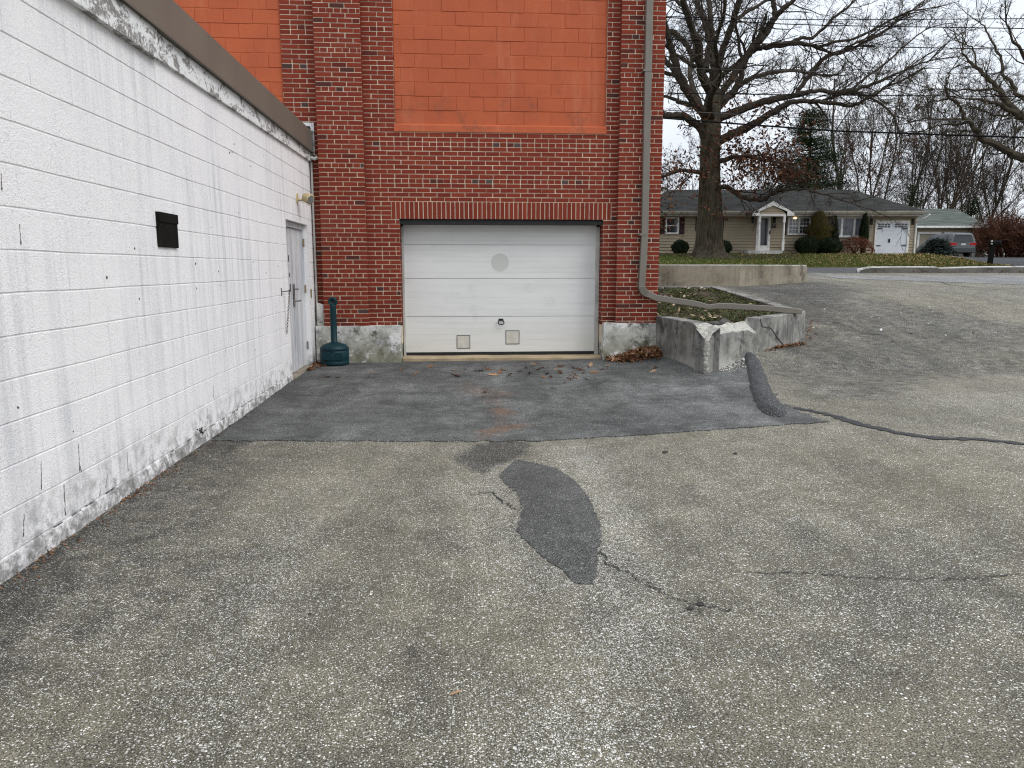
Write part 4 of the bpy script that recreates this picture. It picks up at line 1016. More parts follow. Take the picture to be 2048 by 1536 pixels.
# retaining wall by the street ---------------------------------------------------
mb = MB(); vs = [(onV(1300, 572, 17.5)[0] - .1, 17.45), (onV(1480, 572, 17.6)[0], 17.65), (onV(1560, 566, 18.5)[0], 18.5), (onV(1600, 562, 19.0)[0], 19.05), (onV(1611, 561, 19.3)[0], 19.35), (onV(1614, 561, 19.7)[0], 19.75)]
rt = []
for i in range(len(vs)-1):
    for k in range(6): rt.append(Vector(vs[i]).lerp(Vector(vs[i+1]), k/6))
rt.append(Vector(vs[-1])); N = len(rt)
for i, p in enumerate(rt):
    d = (rt[min(i+1, N-1)] - rt[max(i-1, 0)]).normalized(); nr = Vector((-d.y, d.x)); v0 = p; v1 = p + nr * .28
    zt_ = onV(1450, 529.5, 18)[1] + .003 * noise.noise(Vector((p.x, p.y, 0)) * 3) - (.02 if i > N-4 else 0)
    w0, w1 = uv2w(*v0), uv2w(*v1); ins = (w1 - w0).normalized() * .015
    zb_ = H(w0.x, w0.y) - .2
    mb.v.extend([(w0.x, w0.y, zb_), (w0.x, w0.y, zt_ - .015), (w0.x + ins.x, w0.y + ins.y, zt_), (w1.x, w1.y, zt_), (w1.x, w1.y, zb_)])
    if i:
        for k in range(4): mb.face((5*(i-1)+k, 5*i+k, 5*i+k+1, 5*(i-1)+k+1), 1 if k in (1, 2) else 0)
mb.face([5*(N-1)+k for k in range(5)])
tag(mb.build('retaining_wall', [M['retain'], M['kerb']]), 'long low tan concrete retaining wall with rounded end beside the street', 'wall')
# kerb ----------------------------------------------------------------------------
kp = [(1716, 545), (1722, 546), (1745, 546.5), (1800, 546), (1872, 545.5), (1879, 545.3), (1960, 545), (2048, 545), (2200, 545), (2400, 545)]
mb = MB(); kw = []
for i, (x, y) in enumerate(kp):
    u, z = onV(x, y, 24.6); kw.append((u, 24.6, uv2w(u, 24.6)))
N = len(kw)
for i, (u, v, w) in enumerate(kw):
    g_ = H(w.x, w.y); w2 = uv2w(u + (.12 if i == 0 else 0), v + .34)
    hgt = [.03, .12, .19, .20, .20, .16, .20, .21, .21, .21][i]; j_ = .012 * noise.noise(Vector((u*2, 0, 0)))
    mb.v.extend([(w.x, w.y, g_ - .1), (w.x, w.y, g_ + hgt - .03), (w.x + .03*sy, w.y + .03, g_ + hgt + j_), (w2.x, w2.y, g_ + hgt + .01), (w2.x, w2.y, g_ - .1)])
    if i:
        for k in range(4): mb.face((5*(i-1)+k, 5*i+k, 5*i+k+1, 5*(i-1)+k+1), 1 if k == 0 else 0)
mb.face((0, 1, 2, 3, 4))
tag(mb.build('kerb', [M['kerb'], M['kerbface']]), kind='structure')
# ================================================================== ranch house (uv frame: x across, y away, z up)
HV = 47.0
def hp(x, y, v=HV): return onV(x, y, v)
zg = 2.22
hs = thing('ranch_house', 'low tan sided ranch house with maroon shutters and white gabled porch', 'house', (16.5, HV, zg), uv=True)
uL, uR = hp(1283, 500)[0], hp(1829, 500)[0]; zE = hp(1500, 431)[1]; zgd = 2.15
def lap(mb, u0, u1, v, z0, z1, st=.175):
    z = z0
    while z < z1:
        zt = min(z + st, z1)
        zc = z + .035; mb.poly([(u0, v - .055, zc), (u1, v - .055, zc), (u1, v - .03, zt), (u0, v - .03, zt)]); mb.poly([(u0, v - .002, zc), (u1, v - .002, zc), (u1, v - .055, zc), (u0, v - .055, zc)]); mb.poly([(u0, v - .002, z), (u1, v - .002, z), (u1, v - .002, zc), (u0, v - .002, zc)]); mb.poly([(u0, v - .03, z), (u1, v - .03, z), (u1, v - .002, z), (u0, v - .002, z)]); z += st
mb = MB(); lap(mb, uL, uR, HV, zgd + .18, zE + .1); mb.box(uL, HV, zgd - .3, uR, 56, zE + .05)
hw_ = mb.build('wall', M['siding'], hs)
mb = MB(); mb.box(uL + .01, HV - .012, zgd - .3, uR - .01, HV + .05, zgd + .185); mb.build('foundation', M['retain'], hs)
eL, eR = hp(1270, 424, 46.4)[0], hp(1850, 424, 46.4)[0]; ez = hp(1500, 421, 46.4)[1]; rz = hp(1500, 379.5, 51.3)[1]; r0, r1 = hp(1338, 379, 51.3)[0], hp(1703, 380, 51.3)[0]
mb = MB(); E4 = [(eL, 46.4, ez), (eR, 46.4, ez), (eR, 56.4, ez), (eL, 56.4, ez)]; rd = [(r0, 51.3, rz), (r1, 51.3, rz)]
mb.poly([E4[0], E4[1], rd[1], rd[0]]); mb.poly([E4[1], E4[2], rd[1]]); mb.poly([E4[2], E4[3], rd[0], rd[1]]); mb.poly([E4[3], E4[0], rd[0]])
lo = [(a, b, c - .06) for a, b, c in E4]
for i in range(4): mb.poly([E4[i], E4[(i+1) % 4], lo[(i+1) % 4], lo[i]])
rf = mb.build('roof', M['roof'], hs)
mb = MB(); mb.box(eL + .05, 46.5, ez - .32, eR - .05, 56.3, ez - .07); mb.build('soffit', M['gutter'], rf)
mb = MB(); gz = ez - .03
for a, b in ((eL, hp(1503, 424, 46.3)[0]), (hp(1586, 424, 46.3)[0], eR + .02)):
    mb.prism([(a, 46.48, gz - .19), (a, 46.38, gz - .19), (a, 46.30, gz - .08), (a, 46.28, gz), (a, 46.31, gz + .005), (a, 46.48, gz + .005)], (b - a, 0, 0))
mb.build('gutter', M['gutter'], hs)
mb = MB(); u = hp(1831, 450)[0]; mb.tube([(u + .5, 46.4, gz - .19), (u + .45, 46.5, gz - .32), (u + .03, 46.9, gz - .62), (u, 46.93, gz - .75), (u, 46.93, zgd + .1)], .055, 6); mb.build('downspout', M['trim'], hs)

def frame_rect(mb, u0, u1, z0, z1, v, w, d=.05):
    mb.box(u0, v - d, z0, u0 + w, v + .03, z1); mb.box(u1 - w, v - d, z0, u1, v + .03, z1)
    mb.box(u0 + w, v - d, z1 - w, u1 - w, v + .03, z1); mb.box(u0 + w, v - d, z0, u1 - w, v + .03, z0 + w)
def rect(px0, py0, px1, py1, v=HV):
    a, b = hp(px0, py1, v), hp(px1, py0, v); return a[0], b[0], a[1], b[1]
def window(px, panes, pm, grid=None, w=.09, v=HV):
    u0, u1, z0, z1 = rect(*px, v); mb = MB(); frame_rect(mb, u0, u1, z0, z1, v - .06, w)
    ed = [lerp(u0 + w, u1 - w, q) for q in panes]
    for q in ed[1:-1]: mb.box(q - w/2, v - .108, z0 + w, q + w/2, v - .03, z1 - w)
    wn = mb.build('window', M['trim'], hs)
    for i in range(len(ed)-1):
        a = ed[i] + (w/2 if i else 0); b = ed[i+1] - (w/2 if i < len(ed)-2 else 0); zm = (z0 + z1) / 2
        mb = MB(); mb.box(a, v - .08, z0 + w, b, v - .07, z1 - w); mb.build('pane', M[pm[i]], wn)
        mb = MB()
        if grid != 'none': mb.box(a, v - .095, zm - .025, b, v - .078, zm + .025)
        if grid == 'six':
            for k in (1, 2): x = lerp(a, b, k/3); mb.box(x - .011, v - .088, z0 + w, x + .011, v - .079, z1 - w)
            for k in (1, 3): z = lerp(z0 + w, z1 - w, k/4); mb.box(a, v - .0875, z - .011, b, v - .0785, z + .011)
        if mb.f: mb.build('muntin', M['trim'], wn)
    return wn
def shutter(px):
    u0, u1, z0, z1 = rect(*px); mb = MB(); mb.box(u0, HV - .09, z0, u1, HV - .01, z1); n = 14
    for i in range(n): z = lerp(z0 + .06, z1 - .06, i/n); mb.prism([(u0 + .04, HV - .092, z), (u0 + .04, HV - .105, z + .02), (u0 + .04, HV - .092, z + .06)], (u1 - u0 - .08, 0, 0))
    mb.build('shutter', M['shutter'], hs)
window((1330, 434.5, 1357.5, 468), [0, 1], ['pane']); shutter((1318.5, 435, 1329, 468)); shutter((1358.5, 435, 1369, 468))
window((1403, 434.5, 1435, 462), [0, 1], ['pane']); shutter((1437, 435, 1447.5, 462)); shutter((1390, 435, 1401.5, 462))
wn = window((1573.5, 434, 1621, 470), [0, .5, 1], ['curtain', 'pane'], 'six'); shutter((1566.5, 435, 1573, 470)); shutter((1622, 435, 1631.5, 470))
u, z = hp(1590, 437, HV - .1); mb = MB(); mb.lathe([(.02, .05), (.12, .03), (.09, 0), (.02, -.025)], (u, HV - .1, z), 14); tag(mb.build('ceiling_lamp', M['lit'], wn))
window((1663, 433, 1728, 475), [0, .26, .72, 1], ['curtain', 'curtain', 'curtain'], 'none', .12, HV - .05)
u0, u1, z0, z1 = rect(1637, 431, 1664, 498); mb = MB(); rr = random.Random(6)
z = z0; mb.box(u0, HV - .06, z0, u1, HV - .01, z1)
while z < z1 - .05:
    h = rr.uniform(.09, .2); x = u0
    while x < u1 - .05:
        w = min(rr.uniform(.2, .5), u1 - x); mb.box(x + .008, HV - .075 - rr.uniform(0, .03), z + .008, x + w - .008, HV - .02, min(z + h, z1) - .008); x += w
    z += h
mb.build('stone_panel', M['stone'], hs)
# porch
PV = 45.3
pk = hp(1546, 402, PV); pl, pr_ = hp(1505, 427, PV), hp(1588, 427, PV); bz = hp(1546, 428, PV)[1]
mb = MB(); th = .09
def gab(u0, zz, u1, z1, lift): return
for a in (pl, pr_):
    s = 1 if a is pr_ else -1
    mb.prism([(pk[0], PV - .05, pk[1] + .02), (a[0], PV - .05, a[1] + .05), (a[0], PV - .05, a[1] - .03), (pk[0], PV - .05, pk[1] - .06)], (0, 4.6, 0))
prf = mb.build('porch_roof', M['roof'], hs)
mb = MB()
for a in (pl, pr_):
    s = 1 if a is pr_ else -1
    mb.prism([(pk[0], PV - .09, pk[1]), (a[0], PV - .09, a[1] + .02), (a[0], PV - .09, a[1] - .14), (a[0] - s * .42, PV - .09, a[1] - .14), (a[0] - s * .42, PV - .09, a[1] + .12), (pk[0], PV - .09, pk[1] - .26)], (0, .06, 0))
mb.build('bargeboard', M['trim'], prf)
mb = MB(); ga, gb_ = pl[0] + .42, pr_[0] - .42
zz = bz
while zz < pk[1] - .3:
    f0 = (pk[1] - .2 - zz) / (pk[1] - pl[1]); f1 = (pk[1] - .2 - zz - .15) / (pk[1] - pl[1]); hw0, hw1 = [max(.02, min((gb_ - ga) / 2, q * (pk[0] - pl[0]))) for q in (f0, f1)]
    mb.poly([(pk[0] - hw0, PV - .02, zz), (pk[0] + hw0, PV - .02, zz), (pk[0] + hw1, PV, zz + .15), (pk[0] - hw1, PV, zz + .15)]); zz += .15
mb.build('gable_siding', M['siding'], prf)
mb = MB(); mb.box(hp(1516, 430, PV)[0], PV - .06, bz - .13, hp(1571, 430, PV)[0], PV + .06, bz); mb.build('porch_beam', M['trim'], hs)
for x in (1518.3, 1567.5):
    u = hp(x, 460, PV)[0]; u2 = u - .02; z0 = hp(1540, 501, PV)[1]; mb = MB(); hh = bz - .13 - z0
    mb.box(u - .065, PV - .065, z0, u + .065, PV + .065, z0 + hh * .32); mb.box(u - .065, PV - .065, z0 + hh * .82, u + .065, PV + .065, bz - .13)
    mb.lathe([(.06, 0), (.045, .03), (.06, .06), (.05, .12), (.058, hh * .3), (.045, hh * .46), (.06, hh * .49), (.05, hh * .5)], (u, PV, z0 + hh * .32), 12); mb.build('porch_post', M['trim'], hs)
u0, u1, z0, z1 = rect(1496, 501, 1566, 512, PV - .15); mb = MB(); mb.box(u0, PV - .15, z0 - .2, u1, HV - .02, z1); mb.box(u0 + .25, PV - .45, z0 - .2, u1 - .25, PV - .15, z1 - .17); mb.build('porch_step', M['kerb'], hs, bevel=.02)
u0, u1, z0, z1 = rect(1510, 433, 1541, 501); mb = MB(); frame_rect(mb, u0, u1, z0, z1, HV - .05, .10, .06); mb.build('door_frame', M['trim'], hs)
mb = MB(); mb.box(u0 + .1, HV - .09, z0 + .1, u1 - .1, HV - .03, z1 - .1); dd = mb.build('front_door', M['trim'], hs)
a, b, c, d = rect(1518.5, 437, 1536, 491); mb = MB(); mb.box(max(a, u0 + .28), HV - .096, c, b, HV - .08, d); mb.build('pane', M['pane'], dd)
mb = MB(); q = hp(1538.5, 465); mb.box(q[0] - .03, HV - .14, q[1] - .12, q[0] + .03, HV - .09, q[1] + .12); mb.build('handle', M['iron'], dd)
0 and mb.tube([((a+b)/2 + .2*math.cos(t), HV - .11, lerp(c, d, .74) + .2*math.sin(t)) for t in [math.pi*2*k/16 for k in range(17)]], .055, 6)
for px, py in ((1504.5, 440), (1547.5, 440), (1726, 443), (1829 - 3, 443)):
    if px == 1726: px = 1741
    if px == 1826: px = 1824
    q = hp(px, py); mb = MB(); mb.box(q[0] - .04, HV - .07, q[1] + .0, q[0] + .04, HV - .0, q[1] + .18); mb.lathe([(.03, -.22), (.075, -.16), (.085, .05), (.10, .07), (.02, .17)], (q[0], HV - .16, q[1]), 8); mb.build('porch_lantern', M['iron'], hs)
# house number
cu = bpy.data.curves.new('house_number', 'FONT'); cu.body = '26'; cu.size = .32; cu.extrude = .008; cu.align_x = 'CENTER'; cu.offset = .006
tmp = bpy.data.objects.new('house_number', cu); COL.objects.link(tmp); dg = bpy.context.evaluated_depsgraph_get(); nm_ = bpy.data.meshes.new_from_object(tmp.evaluated_get(dg)); bpy.data.objects.remove(tmp)
q = hp(1546.5, 456); nm_.transform(Matrix.Translation((q[0] - 16.5, -.075, q[1] - zg)) @ Matrix.Rotation(math.pi/2, 4, 'X')); nm_.materials.clear(); nm_.materials.append(M['iron'])
on = bpy.data.objects.new('house_number', nm_); COL.objects.link(on); on.parent = hs; OFF[on] = OFF[hs]
# garage door of the house
u0, u1, z0, z1 = rect(1745, 441.5, 1819, 508); mb = MB(); w = .12
mb.box(u0, HV - .12, z0, u0 + w, HV + .02, z1); mb.box(u1 - w, HV - .12, z0, u1, HV + .02, z1); mb.box(u0 + w, HV - .12, z1 - w, u1 - w, HV + .02, z1); mb.build('door_frame', M['trim'], hs)
u0 += w; u1 -= w; z1 -= w; mb = MB(); n = 8
for i in range(n):
    a, b = lerp(z0, z1, i/n), lerp(z0, z1, (i+1)/n); mb.box(u0, HV - .075, a + .006, u1, HV - .0, b - .006)
    mb.box(u0, HV - .068, a - .006, u1, HV - .002, a + .006) if i else None
gdr = mb.build('garage_door', M['wdoor'], hs)
um = (u0 + u1) / 2; za_, zb_ = hp(1780, 455.5)[1], hp(1780, 447)[1]
for a, b in ((u0 + .04, um - .12), (um + .12, u1 - .04)):
    mb = MB(); mb.box(a, HV - .082, za_, b, HV - .07, zb_); pn = mb.build('pane', M['pane'], gdr); mb = MB()
    for k in range(5): x = lerp(a, b, k/4); mb.box(x - .013, HV - .095, za_, x + .013, HV - .081, zb_)
    for zz in (za_, (za_ + zb_)/2, zb_): mb.box(a, HV - .0945, zz - .012, b, HV - .0805, zz + .012)
    mb.build('muntin', M['wdoor'], pn)
for py in (457.5, 491.5):
    zz = hp(1780, py)[1]
    for a, s in ((u0 + .02, 1), (u1 - .02, -1)): mb = MB(); mb.prism([(a, HV - .077, zz - .035), (a + s*.22, HV - .077, zz - .035), (a + s*.33, HV - .077, zz), (a + s*.22, HV - .077, zz + .035), (a, HV - .077, zz + .035)], (0, -.012, 0)); mb.build('strap_hinge', M['iron'], gdr)
q = hp(1777, 481.5); mb = MB(); mb.box(q[0] - .055, HV - .10, q[1] - .11, q[0] + .055, HV - .076, q[1] + .11); mb.build('handle', M['iron'], gdr)

# second garage, farther back ----------------------------------------------------
GV = 62.0
g2 = thing('double_garage', 'tan double garage with grey-green roof standing behind the ranch house', 'garage', (34, GV, 2.3), uv=True)
def gp_(x, y, v=GV): return onV(x, y, v)
a, b = gp_(1822, 500)[0], gp_(1962, 500)[0]; ze = gp_(1900, 455)[1]; zb_ = gp_(1900, 516)[1] - .05
op = [(gp_(1836, 480)[0], gp_(1879, 480)[0]), (gp_(1888, 480)[0], gp_(1950, 480)[0])]; zt = gp_(1900, 466)[1]
mb = MB(); xs_ = [a, op[0][0], op[0][1], op[1][0], op[1][1], b]
for i in (0, 2, 4): lap(mb, xs_[i], xs_[i+1], GV, zb_, zt, .17)
lap(mb, a, b, GV, zt, ze + .1, .17); mb.box(a, GV + .12, zb_ - .3, b, GV + 8, ze + .1)
for i in (0, 2, 4): mb.box(xs_[i] + .001, GV + .0, zb_ - .2, xs_[i+1] - .001, GV + .12, ze)
mb.build('wall', M['siding'], g2)
for p0_, p1_ in op:
    mb = MB(); mb.box(p0_, GV + .06, zb_, p1_, GV + .119, zt)
    for k in range(1, 5): z = lerp(zb_, zt, k/5); mb.box(p0_, GV + .05, z - .02, p1_, GV + .06, z + .02)
    gd_ = mb.build('garage_door', M['tandoor'], g2)
    mb = MB(); w = .16; mb.box(p0_ - w/2, GV - .06, zb_, p0_ + w/2, GV + .05, zt + w/2); mb.box(p1_ - w/2, GV - .06, zb_, p1_ + w/2, GV + .05, zt + w/2); mb.box(p0_ + w/2, GV - .06, zt - w/2, p1_ - w/2, GV + .05, zt + w/2); mb.build('door_frame', M['trim'], gd_)
e0, e1, ezz = gp_(1812, 452, GV-.5)[0], gp_(1978, 452, GV-.5)[0], gp_(1900, 451.5, GV-.5)[1]; rz_ = gp_(1900, 417.5, GV+4)[1]; q0, q1 = gp_(1838, 418, GV+4)[0], gp_(1912, 418, GV+4)[0]
mb = MB(); V0, V1 = GV - .5, GV + 8.5; E4 = [(e0, V0, ezz), (e1, V0, ezz), (e1, V1, ezz), (e0, V1, ezz)]; rd = [(q0, GV+4, rz_), (q1, GV+4, rz_)]
mb.poly([E4[0], E4[1], rd[1], rd[0]]); mb.poly([E4[1], E4[2], rd[1]]); mb.poly([E4[2], E4[3], rd[0], rd[1]]); mb.poly([E4[3], E4[0], rd[0]]); mb.build('roof', M['roof2'], g2)
mb = MB(); mb.box(e0, V0 - .1, ezz - .16, e1, V0 + .02, ezz - .005); mb.build('gutter', M['trim'], g2)
mb = MB(); mb.box(e0 + .1, V0 + .02, ezz - .2, e1 - .1, V1 - .1, ezz - .1); mb.build('soffit', M['gutter'], g2)
u = gp_(1961, 480)[0]; mb = MB(); mb.tube([(e1 - .25, V0 - .04, ezz - .16), (e1 - .3, V0, ezz - .35), (u, GV - .06, ezz - .8), (u, GV - .06, zb_)], .06, 6); mb.build('downspout', M['siding'], g2)
# white gable of a house beyond, seen past the corner of the brick wall
fh = thing('white_house', 'small white gable end showing above the left end of the dark roof', 'house', (20, 84, 2.3), uv=True)
a = onV(1322, 400, 84); b = onV(1346, 400, 84); c = onV(1331, 377, 84)
mb = MB(); mb.prism([(a[0] - 3, 84, 2.0), (b[0], 84, 2.0), (b[0], 84, onV(1346, 395, 84)[1]), (c[0], 84, c[1]), (a[0] - 3, 84, onV(1310, 395, 84)[1])], (0, 7, 0)); mb.build('wall', M['trim'], fh)
mb = MB(); zz = onV(1347, 397, 84)[1]
for s, e in (((c[0], c[1] + .05), (b[0] + .3, zz)), ((c[0], c[1] + .05), (a[0] - 3.3, onV(1300, 400, 84)[1]))): mb.prism([(s[0], 83.8, s[1]), (e[0], 83.8, e[1]), (e[0], 83.8, e[1] + .14), (s[0], 83.8, s[1] + .14)], (0, 7.4, 0))
mb.build('roof', M['roof2'], fh)
# pale boards behind the mailbox
fv = 66.0; fn = thing('board_fence', 'pale grey leaning boards low behind the black mailbox', 'fence', (onV(2005, 515, fv)[0], fv, 2.3), uv=True)
for x in (1990, 2000, 2008, 2017, 2026):
    u = onV(x, 500, fv)[0]; mb = MB(); h = onV(x, 492, fv)[1]; dx = .12 if x % 4 else -.25
    mb.prism([(u - .17, fv, 2.15), (u + .17, fv, 2.15), (u + .17 + dx, fv, h), (u - .17 + dx, fv, h)], (0, .05, 0)); mb.build('board', M['retain'] if x % 3 else M['frame'], fn)
# stepping slabs in front of the garage
for x0_, x1_, y_, nm in ((1749, 1772, 514.5, 'pale flat slab in the grass left of its fellow, below the white garage door'), (1776, 1800, 514.5, 'pale flat slab in the grass right of its fellow, below the white garage door')):
    a, b = onV(x0_, y_, 44.4)[0], onV(x1_, y_, 44.4)[0]; w0 = uv2w(a, 44.4); g_ = H(w0.x, w0.y); st_ = MB(); q = [uv2w(a, 44.2), uv2w(b, 44.1), uv2w(b + .1, 45.0), uv2w(a + .05, 45.05)]
    st_.prism([(p.x, p.y, g_ - .05) for p in q], (0, 0, .14)); tag(st_.build('stepping_stone', M['kerb']), nm, 'paving slab', 'pale slabs in the lawn')

# mailbox ----------------------------------------------------------------------------
mv = 36.0; q = onV(1979, 531, mv); w = uv2w(q[0], mv); mz = H(w.x, w.y)
mbx = thing('mailbox', 'black mailbox on a black post standing behind the pale kerb', 'mailbox', (q[0], mv, mz), uv=True)
zt = onV(1979, 491, mv)[1]; zt2 = onV(1979, 482, mv)[1]
mb = MB(); mb.prism([(q[0] - .10, mv - .09, mz - .1), (q[0] + .09, mv - .09, mz - .1), (q[0] + .13, mv - .09, zt + .02), (q[0] - .03, mv - .09, zt + .02)], (0, .17, 0)); mb.box(q[0] - .05, mv - .10, zt + .02, q[0] + .22, mv + .10, zt + .06); mb.build('post', M['plastic_black'], mbx, bevel=.01)
bu0, bu1 = q[0] - .14, q[0] + .42; hh = zt2 - zt - .04; mb = MB(); pr = [(mv - .13, zt + .06), (mv + .13, zt + .06), (mv + .13, zt + .06 + hh * .55)] + [(mv + .13 * math.cos(k*math.pi/8), zt + .06 + hh * .55 + hh * .42 * math.sin(k*math.pi/8)) for k in range(1, 8)] + [(mv - .13, zt + .06 + hh * .55)]
mb.prism([(bu0, a, b) for a, b in pr], (bu1 - bu0, .05, 0)); bx = mb.build('box', M['plastic_black'], mbx, smooth=False)
mb = MB(); mb.box(bu0 + .02, mv - .137, zt + .16, bu0 + .11, mv - .128, zt + .24); mb.build('sticker', M['paper'], bx); mb = MB(); mb.box(bu0 + .02, mv - .137, zt + .05, bu0 + .11, mv - .1305, zt + .10); mb.build('sticker', M['paper'], bx)
mb = MB(); mb.box(bu1 - .12, mv - .15, zt + .1, bu1 - .08, mv - .131, zt + .28); mb.build('flag', M['iron'], bx)

# minivan -------------------------------------------------------------------------------
VV = 56.5; cu_ = onV(1925.5, 500, VV)[0]; q_ = uv2w(cu_, VV + 2.5); zv = H(q_.x, q_.y) + .01
van = thing('minivan', 'silver minivan parked facing the tan double garage, seen from behind', 'minivan', (cu_, VV, zv), uv=True)
mb = MB()
# rings across the van from rear (y=0) to front (y=5.05): (y, half width low, half width belt, half width roof, z sill, z belt, z roof)
RG = [(0.0, .84, .86, .62, .50, 1.02, 1.12), (.05, .93, .94, .70, .36, 1.05, 1.60), (.28, .96, .97, .74, .30, 1.06, 1.73), (1.2, .98, .98, .77, .26, 1.05, 1.77), (2.6, .98, .98, .77, .26, 1.03, 1.75), (3.3, .98, .97, .74, .26, 1.02, 1.66), (3.75, .97, .95, .78, .26, 1.00, 1.30), (4.15, .96, .92, .80, .28, .98, 1.03), (4.8, .92, .86, .70, .32, .80, .86), (5.05, .80, .74, .55, .42, .62, .68)]
K = 10
for y, a, b, c, z0, z1, z2 in RG:
    half = [(a, z0), (a + .01, lerp(z0, z1, .5)), (b, z1), (lerp(b, c, .5) + .02, lerp(z1, z2, .52)), (c, z2 - .05), (c - .12, z2)]
    pts = [(x, z) for x, z in half] + [(-x, z) for x, z in reversed(half)]
    for x, z in pts: mb.v.append((cu_ + x, VV + y, zv + z))
    K = len(pts)
for i in range(len(RG)-1):
    for k in range(K): mb.face((i*K+k, i*K+(k+1) % K, (i+1)*K+(k+1) % K, (i+1)*K+k))
mb.face(range(K)); mb.face([(len(RG)-1)*K+k for k in range(K)]); mb.build('body', M['carpaint'], van, smooth=False, bevel=.03, fix=True)
mb = MB(); mb.prism([(cu_ - .74, VV + .02, zv + 1.10), (cu_ + .74, VV + .02, zv + 1.10), (cu_ + .60, VV + .075, zv + 1.56), (cu_ - .60, VV + .075, zv + 1.56)], (0, -.035, 0)); mb.build('rear_window', M['carglass'], van)
mb = MB(); mb.prism([(cu_ - .62, VV + .02, zv + 1.60), (cu_ + .62, VV + .02, zv + 1.60), (cu_ + .58, VV + .25, zv + 1.70), (cu_ - .58, VV + .25, zv + 1.70)], (0, -.12, .015)); mb.build('spoiler', M['carpaint'], van)
for s in (-1, 1):
    mb = MB(); X_ = lambda x: cu_ + s * x
    mb.prism([(X_(.44), VV - .015, zv + .86), (X_(.955), VV + .0, zv + .84), (X_(.965), VV + .0, zv + 1.02), (X_(.90), VV - .015, zv + 1.04), (X_(.50), VV - .015, zv + 1.0)], (0, .30, 0)); mb.build('tail_light', M['tail'], van)
    mb = MB()
    for y0_, y1_ in ((.45, 1.25), (1.35, 2.3), (2.4, 3.1)):
        mb.prism([(X_(.985), VV + y0_, zv + 1.10), (X_(.985), VV + y1_, zv + 1.10), (X_(.83), VV + y1_ - .05, zv + 1.58), (X_(.83), VV + y0_ + .08, zv + 1.58)], (s * .012, 0, 0))
    mb.build('side_window', M['carglass'], van)
    for y_ in (.95, 4.0):
        mb = MB(); mb.tube([(X_(.78), VV + y_, zv + .33), (X_(.99), VV + y_, zv + .33)], .33, 24); wh = mb.build('wheel', M['tyre'], van)
        mb = MB(); mb.tube([(X_(.99), VV + y_, zv + .33), (X_(1.0), VV + y_, zv + .33)], .21, 16); mb.build('rim', M['rim'], wh)
mb = MB(); mb.prism([(cu_ - .97, VV + .25, zv + .30), (cu_ - .90, VV - .07, zv + .30), (cu_ + .90, VV - .07, zv + .30), (cu_ + .97, VV + .25, zv + .30)], (0, 0, .38)); mb.build('bumper', M['cardark'], van, bevel=.04)
mb = MB(); mb.box(cu_ - .18, VV - .025, zv + .84, cu_ + .18, VV + .02, zv + .98); mb.build('number_plate', M['plate'], van)
mb = MB(); mb.box(cu_ - .26, VV - .02, zv + 1.0, cu_ + .26, VV + .0, zv + 1.04); mb.build('plate_trim', M['cardark'], van)

# ================================================================== wires
W7 = [([(1333, 33), (1540, 38), (1660, 39.8), (2048, 37.3)], .020, 0, 'topmost thin dark wire of the overhead lines, nearly level'), ([(1333, 35), (1561, 47.8), (1660, 51), (2048, 57)], .022, 0, 'second dark wire from the top, sagging away from the topmost wire'),
      ([(1333, 78), (1492, 86), (1660, 92), (2048, 99)], .022, 0, 'dark wire crossing the oak crown, third from the top of the overhead lines'), ([(1333, 135), (1492, 140), (1660, 144), (2048, 148)], .012, 1, 'hair-thin pale wire, the faintest of the overhead lines, above the middle one'),
      ([(1328, 186), (1492, 188.5), (1675, 190.5), (2048, 193)], .022, 0, 'dark level wire just above the long low oak limb'), ([(1326, 220), (1492, 230), (1680, 239), (2048, 242)], .018, 1, 'pale grey wire running just above the thick black cable'),
      ([(1326, 236), (1492, 249), (1675, 262), (2048, 275)], .042, 0, 'thick black cable, lowest of the overhead lines')]
for i, (px, d, c, lb) in enumerate(W7):
    V = 30 + (i % 3) * .35; pt = [onVw(x, y, V) for x, y in px]
    a, b = pt[0], pt[-1]; first = a + (a - pt[1]) * 2.0; last = b + (b - pt[-2]) * 1.5
    P = [first] + pt + [last]; q = []
    for k in range(len(P)-1):
        for j in range(4): q.append(P[k].lerp(P[k+1], j/4))
    q.append(P[-1]); mb = MB(); mb.tube(q, d * .8, 6); tag(mb.build('overhead_wire', M['wire2' if c else 'wire']), lb, 'wire', 'overhead wires crossing the sky')

